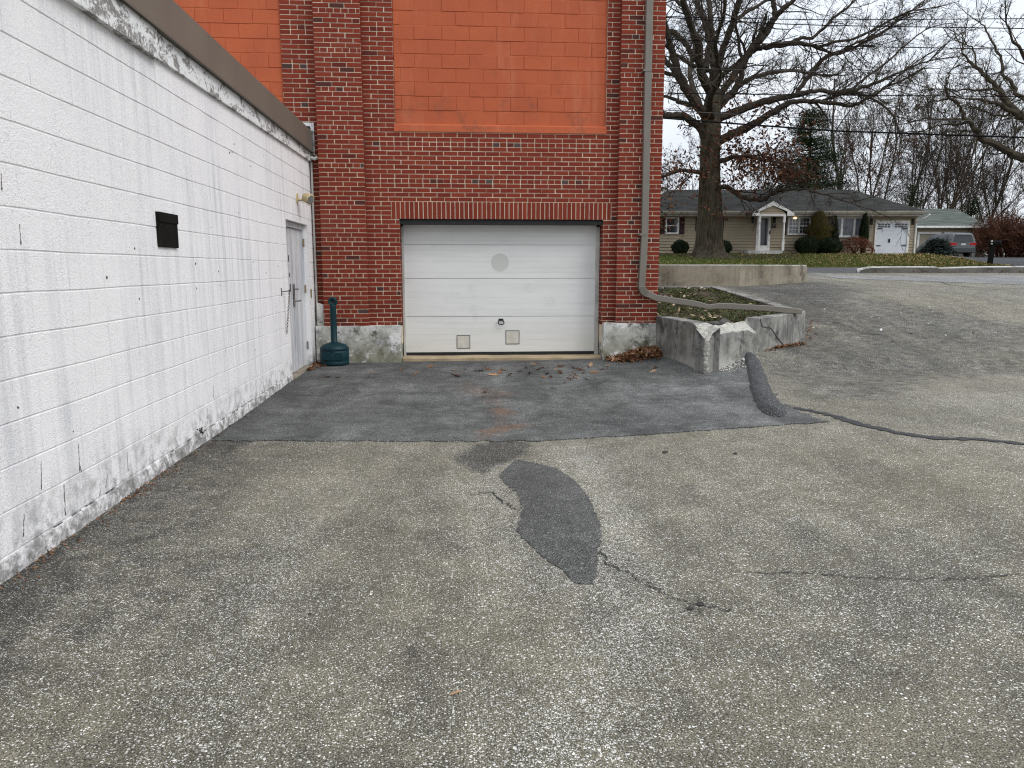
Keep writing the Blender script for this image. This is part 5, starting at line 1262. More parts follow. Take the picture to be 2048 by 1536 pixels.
# ================================================================== trees
def jit(rr, s): return Vector((rr.gauss(0, s), rr.gauss(0, s), rr.gauss(0, s)))
def rot_away(d, ang, rr):
    p = d.orthogonal().normalized(); p = Matrix.Rotation(rr.uniform(0, 2*math.pi), 3, d) @ p
    return (d * math.cos(ang) + p * math.sin(ang)).normalized()
def grow(mb, p, d, L, r, lev, rr, cfg, tips):
    seg = cfg['seg'][lev]; pts = [p.copy()]; rad = [r]; c = p.copy(); d = d.copy(); rend = r * .35
    for i in range(seg):
        d = (d + jit(rr, cfg['wig'][lev]) + Vector((0, 0, cfg['up'][lev]))).normalized(); c = c + d * (L / seg); pts.append(c.copy()); rad.append(max(cfg['rmin'], lerp(r, rend, (i+1)/seg)))
    mb.tube(pts, rad, cfg['sides'][lev], 0, False)
    if lev + 1 >= len(cfg['seg']):
        tips.append(c); return
    n = cfg['n'][lev]; n = int(n) + (rr.random() < n - int(n))
    for k in range(n):
        t = rr.uniform(cfg['t0'][lev], 1.0); i = min(int(t * seg), seg - 1); q = pts[i].lerp(pts[i+1], t * seg - i); dd = (pts[i+1] - pts[i]).normalized()
        grow(mb, q, rot_away(dd, math.radians(rr.uniform(*cfg['ang'])), rr), L * cfg['len'][lev] * rr.uniform(.6, 1.15) * (1.15 - .5 * t), max(cfg['rmin'], rad[i] * .48), lev + 1, rr, cfg, tips)
    tips.append(c)
TW = dict(seg=[5, 4, 3, 2], wig=[.16, .17, .2, .2], up=[.03, .01, -.02, -.02], sides=[5, 4, 3, 3], n=[5, 6, 4.5], t0=[.25, .2, .15], ang=(28, 62), len=[.55, .52, .5], rmin=.0068)

def traced_limb(mb, px, V, drift, rr, cfg, tips, dens=1.0, lmax=3.4, sub=4, sides=8, wob=.04, start=.06):
    P = []; Rr = []; n = len(px); acc = 0
    for i, (x, y, r) in enumerate(px):
        if i: acc += math.hypot(x - px[i-1][0], y - px[i-1][1])
        v = V + drift * acc / 100.0; P.append(onVw(x, y, v)); Rr.append(r * v / F)
    pts = []; rad = []
    for i in range(n-1):                       # Catmull-Rom through the traced points
        p0, p1, p2, p3 = P[max(i-1, 0)], P[i], P[i+1], P[min(i+2, n-1)]
        for k in range(sub):
            t = k / sub; q = ((p1*2) + (p2-p0)*t + (p0*2-p1*5+p2*4-p3)*t*t + (p1*3-p0-p2*3+p3)*t**3) * .5
            pts.append(q + jit(rr, wob) * (1 if i or k else 0)); rad.append(lerp(Rr[i], Rr[i+1], t) * rr.uniform(.94, 1.06))
    pts.append(P[-1]); rad.append(Rr[-1]); mb.tube(pts, rad, sides, 0, False)
    tot = sum((pts[i+1] - pts[i]).length for i in range(len(pts)-1)); s = 0
    for i in range(len(pts)-1):
        L = (pts[i+1] - pts[i]).length; f = s / tot
        m = L * 3.3 * dens * (.35 + f) ; k = int(m) + (rr.random() < m - int(m))
        for _ in range(k):
            if f < start: continue
            dd = (pts[i+1] - pts[i]).normalized(); q = pts[i].lerp(pts[i+1], rr.random())
            dr = rot_away(dd, math.radians(rr.uniform(28, 70)), rr)
            grow(mb, q, dr, lmax * rr.uniform(.35, 1.0) * (1 - .35 * f), max(.012, min(rad[i] * .4, .036)), 1, rr, cfg, tips)
        s += L
    dd = (pts[-1] - pts[-2]).normalized()
    for _ in range(3): grow(mb, pts[-1], rot_away(dd, math.radians(rr.uniform(4, 22)), rr), lmax * rr.uniform(.5, .95), max(.012, rad[-1]), 1, rr, cfg, tips)

OV = 41.0
LIMBS = [
 ([(1427,182,14),(1416,172,10),(1408,160,9),(1399,124,8),(1397,91,8),(1386,60,7),(1374,27,6.5),(1366,0,6),(1352,-60,5),(1330,-120,3)], -2.0),
 ([(1427,190,14),(1428,160,9),(1428,137,8),(1427,109,6.5),(1425,73,5.5),(1421,36,5),(1419,0,5),(1416,-60,4),(1425,-130,3)], .8),
 ([(1412,140,7),(1415,105,5),(1417,82,5),(1408,45,4.5),(1396,9,4),(1385,-30,3.5),(1375,-90,2)], 2.5),
 ([(1429,160,9),(1437,128,7.5),(1448,91,6.5),(1459,64,6.5),(1468,33,6),(1478,4,6),(1492,-50,5),(1500,-110,3)], -1.2),
 ([(1468,42,4),(1492,24,3.2),(1529,4,3),(1575,-25,2.2),(1610,-60,1.5)], 1.0),
 ([(1433,165,6),(1441,155,4.5),(1465,135,5),(1485,118,4.5),(1498,106,4)], -.6),
 ([(1430,200,9),(1445,182,6.5),(1465,155,6.5),(1479,133,7),(1496,109,7.5),(1505,93,6.5),(1525,75,7),(1540,55,6),(1549,35,6),(1569,15,5),(1587,0,4),(1620,-35,3),(1650,-80,2)], -.6),
 ([(1549,35,5),(1548,15,4.5),(1546,-5,4),(1543,-60,3)], 1.5),
 ([(1436,212,9),(1455,196,6.5),(1470,182,6.5),(1481,155,5.5),(1490,128,4)], -.5),
 ([(1500,106,5),(1512,98,5.5),(1532,93,5.6),(1562,89,5.5),(1591,86,4.5),(1620,90,3.5),(1642,93,3),(1667,84,2.8),(1700,80,2.5),(1740,62,2),(1790,35,1.5)], -.5),
 ([(1580,86,4),(1602,76,3.3),(1624,76,3),(1644,60,2.8),(1667,36,2.4),(1700,10,2),(1725,-20,1.5)], .6),
 ([(1620,90,3),(1650,102,2.4),(1680,108,2),(1700,92,2),(1730,78,1.6)], 1.3),
 ([(1430,240,12),(1438,236,9),(1474,222,8),(1510,208,7.5),(1547,199,6.8),(1593,190,5),(1629,182,4.2),(1665,184,4),(1688,184,4),(1736,172,3.5),(1781,153,2.5),(1827,133,1.8),(1859,121,1.2)], -.4),
 ([(1590,191,4.5),(1609,164,4.2),(1629,137,4),(1660,109,3.6),(1698,100,3),(1751,72,2.4),(1793,44,1.8),(1830,15,1.2)], .9),
 ([(1700,182,3),(1725,160,2.5),(1770,128,2),(1812,90,1.6),(1850,60,1)], 1.4),
 ([(1425,292,12),(1441,280,8.5),(1474,264,8),(1510,247,7.2),(1543,227,6.5),(1569,211,5.5),(1594,203,4.5),(1630,203,4),(1660,206,3.8),(1705,210,3.2),(1736,196,2.6),(1775,172,2)], -.8),
 ([(1640,204,3),(1680,190,2.6),(1720,188,2.4),(1760,205,2),(1790,235,1.5)], -1.4),
 ([(1425,335,9),(1438,324,6),(1465,315,4.5),(1492,313,4),(1529,320,2.6),(1560,325,1.5)], -1.6),
 ([(1425,372,9),(1436,373,5.2),(1456,375,4.8),(1474,389,4.4),(1492,397,4.2),(1525,399,4),(1547,386,3.5),(1574,380,3),(1611,380,2.2),(1656,390,1.6),(1700,405,1)], -1.5),
 ([(1420,250,12),(1412,232,9.5),(1388,204,9),(1370,173,9),(1357,149,8.5),(1350,124,7),(1339,86,6),(1332,55,5.5),(1320,10,4.5),(1305,-60,3)], -.8),
 ([(1358,150,6),(1346,136,5.5),(1334,126,5),(1318,100,4.2),(1295,75,3)], 1.2),
 ([(1352,150,4.5),(1335,148,3.6),(1318,140,3),(1290,138,2)], -1),
 ([(1399,126,6),(1390,118,5),(1383,109,4.8),(1370,86,5),(1350,67,5),(1332,62,4.2),(1300,55,3)], .8),
 ([(1397,130,4),(1385,131,3.6),(1368,120,3.2),(1354,111,3),(1330,90,2)], -1.2),
 ([(1414,282,11),(1401,256,8),(1383,242,7),(1365,231,6.8),(1337,230,6),(1310,228,5),(1270,232,3)], -.7),
 ([(1412,352,7),(1401,346,4.5),(1368,340,3.6),(1346,346,3),(1325,353,2.6),(1300,358,1.8)], -.9),
 ([(1375,25,4),(1365,12,3.5),(1346,-5,3),(1320,-30,2)], 1.4),
 ([(1380,210,5),(1360,205,4),(1340,196,3),(1310,190,2)], 2.4),
 ([(1424,240,9),(1420,200,6),(1440,150,5),(1430,90,4),(1450,20,3),(1440,-50,2)], -5.0),
 ([(1424,250,9),(1432,215,6),(1480,170,5),(1520,150,4),(1580,140,3),(1640,150,2)], 5.0),
 ([(1418,250,9),(1402,215,6),(1380,150,5),(1390,80,4),(1370,10,3)], 5.5),
]
rr = random.Random(77)
oak_p = onVw(1420, 514, OV); oak_p.z = H(oak_p.x, oak_p.y)
oak = thing('oak_tree', 'massive bare oak with spreading limbs and a few brown leaves before the house', 'tree', oak_p)
# trunk: closed surface with root flare and bark ridges
TP = [(1420,518,52),(1420,512,40),(1419,504,33),(1418,492,29),(1418,476,27),(1419,455,26.5),(1420,430,24.5),(1420,400,23),(1420,370,21),(1421,340,19.5),(1420,310,19.5),(1421,285,20),(1421,262,20),(1422,240,18.5),(1424,215,17),(1427,195,16),(1428,182,13)]
mb = MB(); n = 40; rings = []
for i in range(len(TP)-1):
    for k in range(4):
        t = k/4; rings.append(tuple(lerp(TP[i][j], TP[i+1][j], t) for j in range(3)))
rings.append(TP[-1])
for i, (x, y, r) in enumerate(rings):
    c = onVw(x, y, OV); r = r * OV / F * .97
    for j in range(n):
        a = 2*math.pi*j/n; fl = max(0, (r - .80) / .6); w = 1 + .22 * fl * math.sin(a * 5 + .6) + .16 * fl * math.sin(a*8+2) + .045 * noise.noise(Vector((math.cos(a)*3, math.sin(a)*3, c.z*.5))) + .035 * noise.noise(Vector((math.cos(a)*9, math.sin(a)*9, c.z*.9)))
        mb.v.append((c.x + r*w*math.cos(a), c.y + r*w*math.sin(a), c.z))
for i in range(len(rings)-1):
    for j in range(n): j2 = (j+1) % n; mb.face((i*n+j, i*n+j2, (i+1)*n+j2, (i+1)*n+j))
trk = mb.build('trunk', M['trunk'], oak, smooth=True)
mb = MB(); tips = []
for px, dr in LIMBS:
    droop = px[-1][1] > 150
    cfg = dict(TW); cfg['up'] = [0, -.04, -.07, -.06] if droop else [0, .05, .03, .0]
    traced_limb(mb, px, OV, dr, rr, cfg, tips, (1.25 if px[-1][0] > 1650 else 1.0) if not droop else .85, 3.3, 4, 8, .02)
mb.build('crown', M['oak_bark'], oak)
mb = MB(); rr = random.Random(5)
lowt = [t for t in tips if t.z < 9.2 and (t.x * cy - t.y * sy) / (t.x * sy + t.y * cy) < .40 - (.2 if t.z < 5.8 else 0)]; 
def clump(c, n, sp, s):
    for _ in range(n): leaf_quad(mb, c + jit(rr, sp), rr.uniform(.5, 1.1) * s, rr, 1.0, .55)
for t in lowt:
    f = 1.0 if t.z < 7.4 else .35
    if rr.random() < .75 * f: clump(t, rr.randint(1, 4), .16, .12)
for px, n, sp in (((1410, 345), 60, .35), ((1390, 335), 50, .4), ((1350, 345), 60, .5), ((1335, 365), 50, .5), ((1340, 320), 30, .5), ((1450, 280), 60, .5), ((1480, 290), 70, .5), ((1500, 330), 120, .6), ((1530, 325), 140, .6), ((1555, 340), 130, .7), ((1575, 348), 80, .7), ((1560, 312), 70, .6), ((1480, 350), 70, .5), ((1500, 372), 50, .4), ((1565, 290), 50, .6), ((1600, 345), 40, .6), ((1560, 240), 60, .6), ((1470, 320), 60, .5), ((1540, 285), 60, .6), ((1490, 200), 40, .5), ((1415, 220), 40, .3), ((1325, 430), 40, .4), ((1322, 455), 40, .3), ((1325, 400), 40, .4), ((1395, 410), 25, .3), ((1510, 395), 16, .3), ((1460, 400), 14, .3), ((1440, 410), 16, .3)):
    for k in range(max(1, n // 4)):
        c = onVw(px[0] + rr.gauss(0, 22), px[1] + rr.gauss(0, 17), OV - 1 + rr.gauss(0, .8)); clump(c, 9, .25, .13)
mb.build('leaves', M['oak_leaf'], oak)

# right-hand tree, trunk outside the picture
RT = 34.0; rr = random.Random(31)
rt_p = onVw(2215, 520, RT); rt_p.z = H(rt_p.x, rt_p.y)
rtr = thing('bare_tree', 'bare tree reaching its crooked pale limbs in from the right edge', 'tree', rt_p)
mb = MB(); tips = []
traced_limb(mb, [(2215,530,26),(2212,480,21),(2208,420,18),(2200,360,15),(2195,300,12),(2190,230,9),(2200,150,6),(2190,60,4)], RT, .3, rr, TW, tips, .3, 3, 4, 10, .02, .5)
R2_ = [([(2205,400,11),(2150,355,10),(2090,335,9),(2046,316,8),(2020,305,7),(1991,290,6.6),(1965,277,6),(1952,260,5),(1940,246,4),(1927,236,3.6),(1923,218,3),(1914,205,2.6),(1900,197,2.4),(1891,171,1.8),(1895,152,1.4),(1904,138,1)], -.8),
 ([(1927,237,3),(1902,239,2.4),(1861,237,1.8),(1832,242,1.2)], -1), ([(1935,244,3),(1902,250,2.2),(1874,252,1.6),(1846,262,1)], 1), ([(1900,197,2),(1880,200,1.5),(1858,206,1)], .5),
 ([(2198,330,11),(2140,285,10),(2080,250,9),(2045,236,8),(2031,224,7.6),(2016,204,6),(2001,182,5),(1980,161,4),(1952,133,3),(1935,116,2),(1924,104,1.2)], .5),
 ([(2031,226,5),(2001,210,4),(1982,203,3),(1955,199,2.2),(1925,197,1.2)], -.8), ([(2001,182,3),(1978,179,2.4),(1940,180,1.8),(1906,179,1.4),(1870,178,.9)], 1.0),
 ([(2195,260,8),(2130,215,6),(2080,205,5),(2042,196,4.2),(2026,170,3.4),(2008,150,3),(2002,120,2.4),(1990,95,2),(1976,70,1.4),(1960,45,1)], 1.2), ([(1952,133,2),(1946,100,1.4),(1934,90,1)], .2),
 ([(2192,220,7),(2120,150,5),(2060,130,4),(2040,100,3),(2022,72,2),(2012,45,1.4)], -1.0), ([(1952,262,2.4),(1940,262,2),(1930,260,1.2)], 0), ([(2020,228,3),(1998,232,2),(1980,226,1.2)], .5)]
cfg = dict(TW); cfg['up'] = [0, .03, .02, 0]; cfg['rmin'] = .006
for px, dr in R2_: traced_limb(mb, px, RT, dr, rr, cfg, tips, .75, 2.1, 4, 7, .03, .2)
mb.build('branches', M['pale_bark'], rtr)

# background bare trees: a few kinds, each tree its own object
def make_tree(name, label, h, seed, mat, spread=1.0, fork=.28, stems=1, leafy=None):
    rr = random.Random(seed); o = thing(name, label, 'tree', (0, 0, 0)); mb = MB(); tips = []
    cfg = dict(seg=[7, 5, 4, 3, 2], wig=[.07, .11, .15, .17, .2], up=[.05, .09, .06, .03, 0], sides=[7, 5, 3, 3, 3], n=[10, 5.5, 4.5, 3.5], t0=[fork, .15, .15, .1], ang=(18, 48 * spread), len=[.52, .5, .48, .45], rmin=.011)
    for s in range(stems):
        d = (Vector((rr.gauss(0, .16), rr.gauss(0, .16), 1)) if stems > 1 else Vector((rr.gauss(0, .05), rr.gauss(0, .05), 1))).normalized()
        grow(mb, Vector((rr.gauss(0, .2) * (stems > 1), rr.gauss(0, .2) * (stems > 1), -.2)), d, h * rr.uniform(.72, .9), h * .0098 / math.sqrt(stems), 0, rr, cfg, tips)
    mb.build('branches', mat, o)
    if leafy:
        lm = MB()
        for t in tips:
            if t.z < h * .62 and rr.random() < leafy:
                for _ in range(3): leaf_quad(lm, t + jit(rr, .2), rr.uniform(.07, .13), rr, 1, .6)
        lm.build('leaves', M['oak_leaf'], o)
    return o
kinds = {'a': make_tree('bare_tree', 'x', 18, 1, M['bark'], 1.0, .25), 'b': make_tree('bare_tree', 'x', 18.5, 2, M['bark2'], .85, .2, 2), 'c': make_tree('bare_tree', 'x', 17.5, 3, M['bark'], 1.15, .18, 3), 'd': make_tree('bare_tree', 'x', 16, 4, M['bark2'], 1.0, .15, 4), 'e': make_tree('bare_tree', 'x', 15, 5, M['bark2'], 1.0, .2, 2, .5)}
BG = [('e', 1742, 66, 1.0, .2, 'bare tree with rusty leaves behind the right hip of the dark roof'), ('a', 1700, 70, 1.12, 1.0, 'tall thin bare tree behind the ridge end of the dark roof'), ('b', 1672, 74, 1.0, 2.0, 'bare twin-stemmed tree left of the tree with rusty leaves'),
      ('c', 1716, 82, 1.2, 3.0, 'bare many-stemmed tree deep behind the rusty-leaved tree'), ('a', 1790, 78, 1.12, 4.1, 'slender bare tree above the white garage door of the ranch house'), ('b', 1845, 72, 1.05, .6, 'stout forked bare tree rising where the two roofs meet'),
      ('c', 1822, 84, 1.05, 5.0, 'bare tree farther back between the forked tree and the slender one'), ('d', 1893, 74, 1.1, 1.5, 'fanning many-stemmed bare tree behind the grey-green garage roof'), ('c', 1925, 80, 1.0, 2.6, 'bare tree right behind the hip of the grey-green garage roof'),
      ('a', 1958, 86, 1.1, 3.7, 'tall bare tree far back above the red-brown thicket'), ('d', 1990, 82, 1.15, .9, 'clustered upright bare tree behind the left side of the red-brown thicket'), ('b', 2030, 78, 1.05, 5.5, 'bare tree at the right edge behind the red-brown thicket'),
      ('d', 2075, 80, 1.1, 2.2, 'bare tree just beyond the right edge behind the thicket'), ('c', 1628, 88, .95, 4.4, 'bare tree behind the dark pine on its right side'), ('b', 1500, 90, .85, 1.2, 'bare tree seen through the gap right of the oak trunk'),
      ('a', 1380, 84, .8, 2.9, 'faint bare tree between the oak trunk and the brick wall'), ('d', 1345, 92, .9, .3, 'bare tree nearest the brick wall, above the left roof end'), ('c', 1868, 92, 1.15, 3.3, 'distant bare tree showing between the forked and the fanning trees')]
used = set()
for k, x, V, s, rz_, lb in BG:
    o = kinds[k] if k not in used else copy_tree(kinds[k]); used.add(k)
    w = onVw(x, 520, V); o.location = (w.x, w.y, H(w.x, w.y)); o.scale = (s, s, s * 1.0); o.rotation_euler = (0, 0, rz_); tag(o, lb, 'tree', 'bare trees behind the houses')

# conifers and shrubs
def blob_leaves(mb, c, rx, ry, rz, n, s, rr, shell=.55, flat=1.0, asp=.5, seed=0.0, lump=.25):
    c = Vector(c)
    for _ in range(n):
        d = jit(rr, 1).normalized(); k = rr.uniform(shell, 1) ** .6 * (1 + lump * noise.noise(d * 2.2 + Vector((seed, 0, 0))) + lump * .6 * noise.noise(d * 5 + Vector((seed, 3, 0))))
        leaf_quad(mb, c + Vector((d.x*rx*k, d.y*ry*k, d.z*rz*k)), s * rr.uniform(.6, 1.2), rr, flat, asp)
def shrub(name, label, cat, px, py, V, w, h, mat, n, s, seed, group=None, shape='round', stem=True):
    rr = random.Random(seed); u, _ = onV(px, py, V); b = uv2w(u, V); b.z = H(b.x, b.y); o = thing(name, label, cat, b, group); mb = MB()
    if shape == 'round':
        blob_leaves(mb, b + Vector((0, 0, h*.5)), w/2, w/2, h*.52, n, s, rr, .75, 1, .55, seed, .16)
        core = MB(); m_ = 14
        core.lathe([(w*.30, .0), (w*.42, h*.25), (w*.43, h*.6), (w*.3, h*.86), (.05, h*.93)], b, 16); core.build('inner_mass', mat, o)
    elif shape == 'column':
        for k in range(n):
            t = rr.random(); z = t*h; r = w/2 * (math.sin(min(1, t*1.4+.18)*math.pi*.5)) * (1 - max(0, t-.55)/.5)**.7 * (1 + .3*noise.noise(Vector((z*3, seed, rr.random()))))
            a = rr.uniform(0, 6.283); q = b + Vector((math.cos(a)*r*rr.uniform(.5, 1), math.sin(a)*r*rr.uniform(.5, 1), z)); up = Vector((math.cos(a)*.3, math.sin(a)*.3, 1)).normalized() * s * 1.6; sd = Vector((-math.sin(a), math.cos(a), 0)) * s * .35
            mb.poly([q - sd, q + sd, q + up])
    elif shape == 'spread':
        for k in range(n):
            a = rr.uniform(0, 6.283); t = math.sqrt(rr.random()); lay = rr.choice((.2, .38, .55, .72, .9)); R_ = w/2 * (1.15 - lay*.75)
            q = b + Vector((math.cos(a)*R_*t, math.sin(a)*R_*t, h*lay*(1 - .18*t*t) + rr.gauss(0, .05) + .12*h*noise.noise(Vector((a*1.5, lay*9, seed))))); leaf_quad(mb, q, s*rr.uniform(.6, 1.2), rr, .45, .35)
        for k in range(9):
            a = k * .7; mb.tube([b, b + Vector((math.cos(a)*w*.15, math.sin(a)*w*.15, h*.4)), b + Vector((math.cos(a)*w*.4, math.sin(a)*w*.4, h*.6))], [.05, .04, .02], 5)
    elif shape == 'dome':
        for k in range(n):
            a = rr.uniform(0, 6.283); t = math.sqrt(rr.random()); zt_ = h * math.sqrt(max(0, 1 - t*t)) * (1 + .2*noise.noise(Vector((math.cos(a)*t*3, math.sin(a)*t*3, seed))))
            q = b + Vector((math.cos(a)*w/2*t, math.sin(a)*w/2*t, max(h*.25*(1-t*.6), zt_ * rr.uniform(.62, 1)))); leaf_quad(mb, q, s*rr.uniform(.6, 1.2), rr, .8, .4)
        for k in range(12):
            a = k * .9; mb.tube([b, b + Vector((math.cos(a)*w*.10, math.sin(a)*w*.10, h*.35)), b + Vector((math.cos(a)*w*.38, math.sin(a)*w*.38, h*.62))], [.04, .03, .012], 5)
    mb.build('foliage', mat, o)
    return o
shrub('boxwood_shrub', 'clipped dark round shrub left of the oak trunk, below the left window', 'shrub', 1360, 513, 45.6, 1.02, .85, M['box'], 2600, .05, 1, 'clipped round shrubs along the house')
shrub('boxwood_shrub', 'dark round shrub half hidden behind the right side of the oak trunk', 'shrub', 1446, 512, 45.8, 1.0, .84, M['box'], 2200, .05, 2, 'clipped round shrubs along the house')
shrub('boxwood_shrub', 'clipped dark round shrub, left of the touching pair beside the porch', 'shrub', 1613, 512, 45.5, 1.46, 1.05, M['box'], 4200, .055, 3, 'clipped round shrubs along the house')
shrub('boxwood_shrub', 'clipped dark round shrub, right of the touching pair beside the porch', 'shrub', 1658, 512, 45.4, 1.42, 1.0, M['box'], 4200, .055, 4, 'clipped round shrubs along the house')
shrub('golden_conifer', 'feathery olive gold conifer rising behind the pair of round shrubs', 'shrub', 1634, 512, 46.2, 1.75, 2.5, M['golden'], 5200, .09, 5, None, 'column')
shrub('narrow_evergreen', 'narrow dark upright evergreen left of the wide window', 'shrub', 1666, 510, 46.4, .58, 2.25, M['box'], 4200, .07, 6, 'narrow evergreens beside the wide window', 'column')
shrub('narrow_evergreen', 'narrow dark upright evergreen right of the wide window', 'shrub', 1725, 510, 46.4, .66, 2.45, M['box'], 4600, .07, 7, 'narrow evergreens beside the wide window', 'column')
shrub('japanese_maple', 'low spreading red-brown shrub in front of the wide window', 'shrub', 1708, 512, 45.4, 2.25, 1.12, M['maple'], 2600, .06, 8, None, 'dome')
shrub('spreading_pine', 'low blue-green spreading pine between the white garage door and the minivan', 'shrub', 1872, 512, 51.0, 2.75, 1.45, M['bluepine'], 5200, .10, 9, None, 'spread')
# red-brown thicket at the right edge
rr = random.Random(12); V = 60; u, _ = onV(2022, 512, V); b = uv2w(u, V); b.z = H(b.x, b.y); o = thing('thicket', 'big dense red-brown leafless thicket at the right edge behind the mailbox', 'bush', b); mb = MB()
cfg = dict(seg=[5, 4, 3], wig=[.12, .16, .2], up=[.0, .02, 0], sides=[4, 3, 3], n=[8, 6], t0=[.15, .1], ang=(15, 50), len=[.5, .5], rmin=.012); tips = []
for k in range(190):
    a = rr.uniform(0, 6.283); t = math.sqrt(rr.random()); d = Vector((math.cos(a)*t*.75, math.sin(a)*t*.75, 1)).normalized(); grow(mb, b + Vector((math.cos(a)*t*1.5, math.sin(a)*t*1.3, -.1)), d, rr.uniform(2.3, 3.7) * (1.05 - .35*t), .022, 0, rr, cfg, tips)
for t in tips:
    if rr.random() < .6: leaf_quad(mb, t, rr.uniform(.04, .08), rr, 1, .4)
mb.build('branches', M['thicket'], o)
# dark pine behind the roof
rr = random.Random(14); V = 64; b = onVw(1606, 520, V); b.z = H(b.x, b.y); o = thing('pine_tree', 'dark green irregular pine standing behind the ridge of the dark roof', 'tree', b)
mb = MB(); hP = onVw(1588, 222, V).z - b.z; mb.tube([b, b + Vector((.1, 0, hP*.5)), b + Vector((0, 0, hP*.97))], [.3, .2, .03], 8); mb.build('trunk', M['bark2'], o)
mb = MB()
for k in range(300):
    t = rr.uniform(.22, 1.0); z = hP * t; R_ = 3.3 * (1 - ((t-.35)/.7)**2 * .95 if t > .35 else .9) * rr.uniform(.35, 1.0); R_ = max(.2, R_); a = rr.uniform(0, 6.283)
    c = b + Vector((math.cos(a)*R_, math.sin(a)*R_, z - R_*.06)); blob_leaves(mb, c, .85, .85, .42, 110, .11, rr, .1, .8, .3, k, .3)
    mb.tube([b + Vector((0, 0, z - .3)), c], [.05, .02], 4, 0, False)
mb.build('foliage', M['conif'], o)
for px, V, w_, hpx, sd, lb in ((1530, 70, 4.6, 372, 41, 'low dark evergreen peeping over the roof ridge left of the pine'), (1815, 72, 3.4, 372, 42, 'small dark evergreen behind the hip of the dark roof'), (1935, 74, 4.6, 400, 43, 'dark evergreen mass low behind the grey-green garage roof')):
    rr = random.Random(sd); b = onVw(px, 520, V); b.z = H(b.x, b.y); o = thing('evergreen_tree', lb, 'tree', b); h_ = onVw(px, hpx, V).z - b.z
    mb = MB(); mb.tube([b, b + Vector((0, 0, h_*.9))], [.16, .03], 7); mb.build('trunk', M['bark2'], o); mb = MB()
    for k in range(60):
        t = rr.uniform(.15, 1); R_ = w_/2 * (1.05 - t*.85) * rr.uniform(.4, 1); a = rr.uniform(0, 6.283); blob_leaves(mb, b + Vector((math.cos(a)*R_, math.sin(a)*R_, h_*t)), .6, .6, .35, 70, .1, rr, .1, .8, .35, k, .3)
    mb.build('foliage', M['conif'], o)
# far wood: one mass of undergrowth beyond the trees
rr = random.Random(15); mb = MB(); cfg = dict(seg=[4, 3, 2], wig=[.12, .18, .2], up=[.04, .03, 0], sides=[3, 3, 3], n=[7, 5], t0=[.1, .1], ang=(15, 50), len=[.5, .5], rmin=.02); tips = []
for k in range(300):
    u = rr.uniform(14, 78); V = rr.uniform(92, 125); w = uv2w(u, V); grow(mb, Vector((w.x, w.y, H(w.x, w.y))), Vector((rr.gauss(0, .1), 0, 1)).normalized(), rr.uniform(4, 12) * (.7 if u < 30 else 1), .05, 0, rr, cfg, tips)
tag(mb.build('far_wood', M['bark2']), 'mass of bare twigs of the far wood behind the houses', kind='stuff')
rr = random.Random(16); mb = MB()
for k in range(700):
    u = rr.uniform(10, 90); V = rr.uniform(128, 150); w = uv2w(u, V); blob_leaves(mb, (w.x, w.y, H(w.x, w.y) + rr.uniform(.1, 1.6)), 1.5, 1.5, .9, 16, .36, rr, .2, 1, .7, k)
tag(mb.build('hedgerow', M['bark2']), 'dull brown undergrowth at the foot of the far wood', kind='stuff')

# ================================================================== leaves, litter, small stuff
def oak_leaf_mesh(seed):
    rr = random.Random(seed); me = bpy.data.meshes.new('fallen_leaf'); o = [(-.5, .0), (-.42, .06), (-.30, .05), (-.26, .20), (-.16, .08), (-.06, .09), (0, .30), (.10, .12), (.20, .11), (.30, .26), (.36, .10), (.46, .08), (.55, 0)]
    up = [(x, y) for x, y in o]; dn = [(x, -y * rr.uniform(.8, 1.2)) for x, y in reversed(o[1:-1])]
    cu_, fo = rr.uniform(.1, .5), rr.uniform(.3, .9)
    vs = [(x, y, .02 + cu_ * x * x + fo * abs(y) * .8 + rr.uniform(0, .02)) for x, y in up + dn]; n = len(vs); m = len(o)
    mid = [(x, 0, .02 + cu_ * x * x) for x, _ in o[1:-1]]; fs = []
    b = len(vs); vs += mid; seq = [0] + [b+i for i in range(len(mid))] + [m-1]
    for i in range(m-1):
        f = [i, i+1, seq[i+1], seq[i]]; fs.append([k for j, k in enumerate(f) if k not in f[:j]])
        j0 = (n - i) % n; j1 = n - i - 1 if i < m-2 else m-1
        f = [seq[i], seq[i+1], j1, j0]; f = [k for j, k in enumerate(f) if k not in f[:j]]
        if len(f) > 2: fs.append(f)
    me.from_pydata(vs, [], fs); me.materials.append(None); me.update(); return me
LC = [(.23, .115, .06), (.14, .062, .034), (.40, .25, .15), (.09, .040, .025)]
LM = [plain('oak_leaf_%s' % n, c, tuple(x*.7 for x in c), 30, .75) for n, c in zip(('tan', 'brown', 'pale', 'dark'), LC)]
lms = []
for i in range(8):
    me = oak_leaf_mesh(i); me.materials[0] = LM[i % 4]; lms.append(me)
rr = random.Random(21); LP = []
for px in [(930,741),(958,744),(975,741),(1006,742),(1018,754),(1040,745),(1075,742),(1060,749),(1083,738),(1068,732),(1098,736),(1102,756),(1129,768),(1106,778),(1150,752),(1149,758),(1160,742),(1165,749),(1172,761),(1178,738),(1120,748),(1095,750),(1088,757),(910,754),(908,743),(742,745),(676,757),(655,756),(970,787),(860,736),(1190,747),(1205,741),(1052,738),(1112,741),(1140,762),(985,752),(1000,748),(1306,745),(1312,738),(800,741),(830,750),(1030,735),(1122,735),(1145,738),(1182,733),(1215,735)]: LP.append(px)
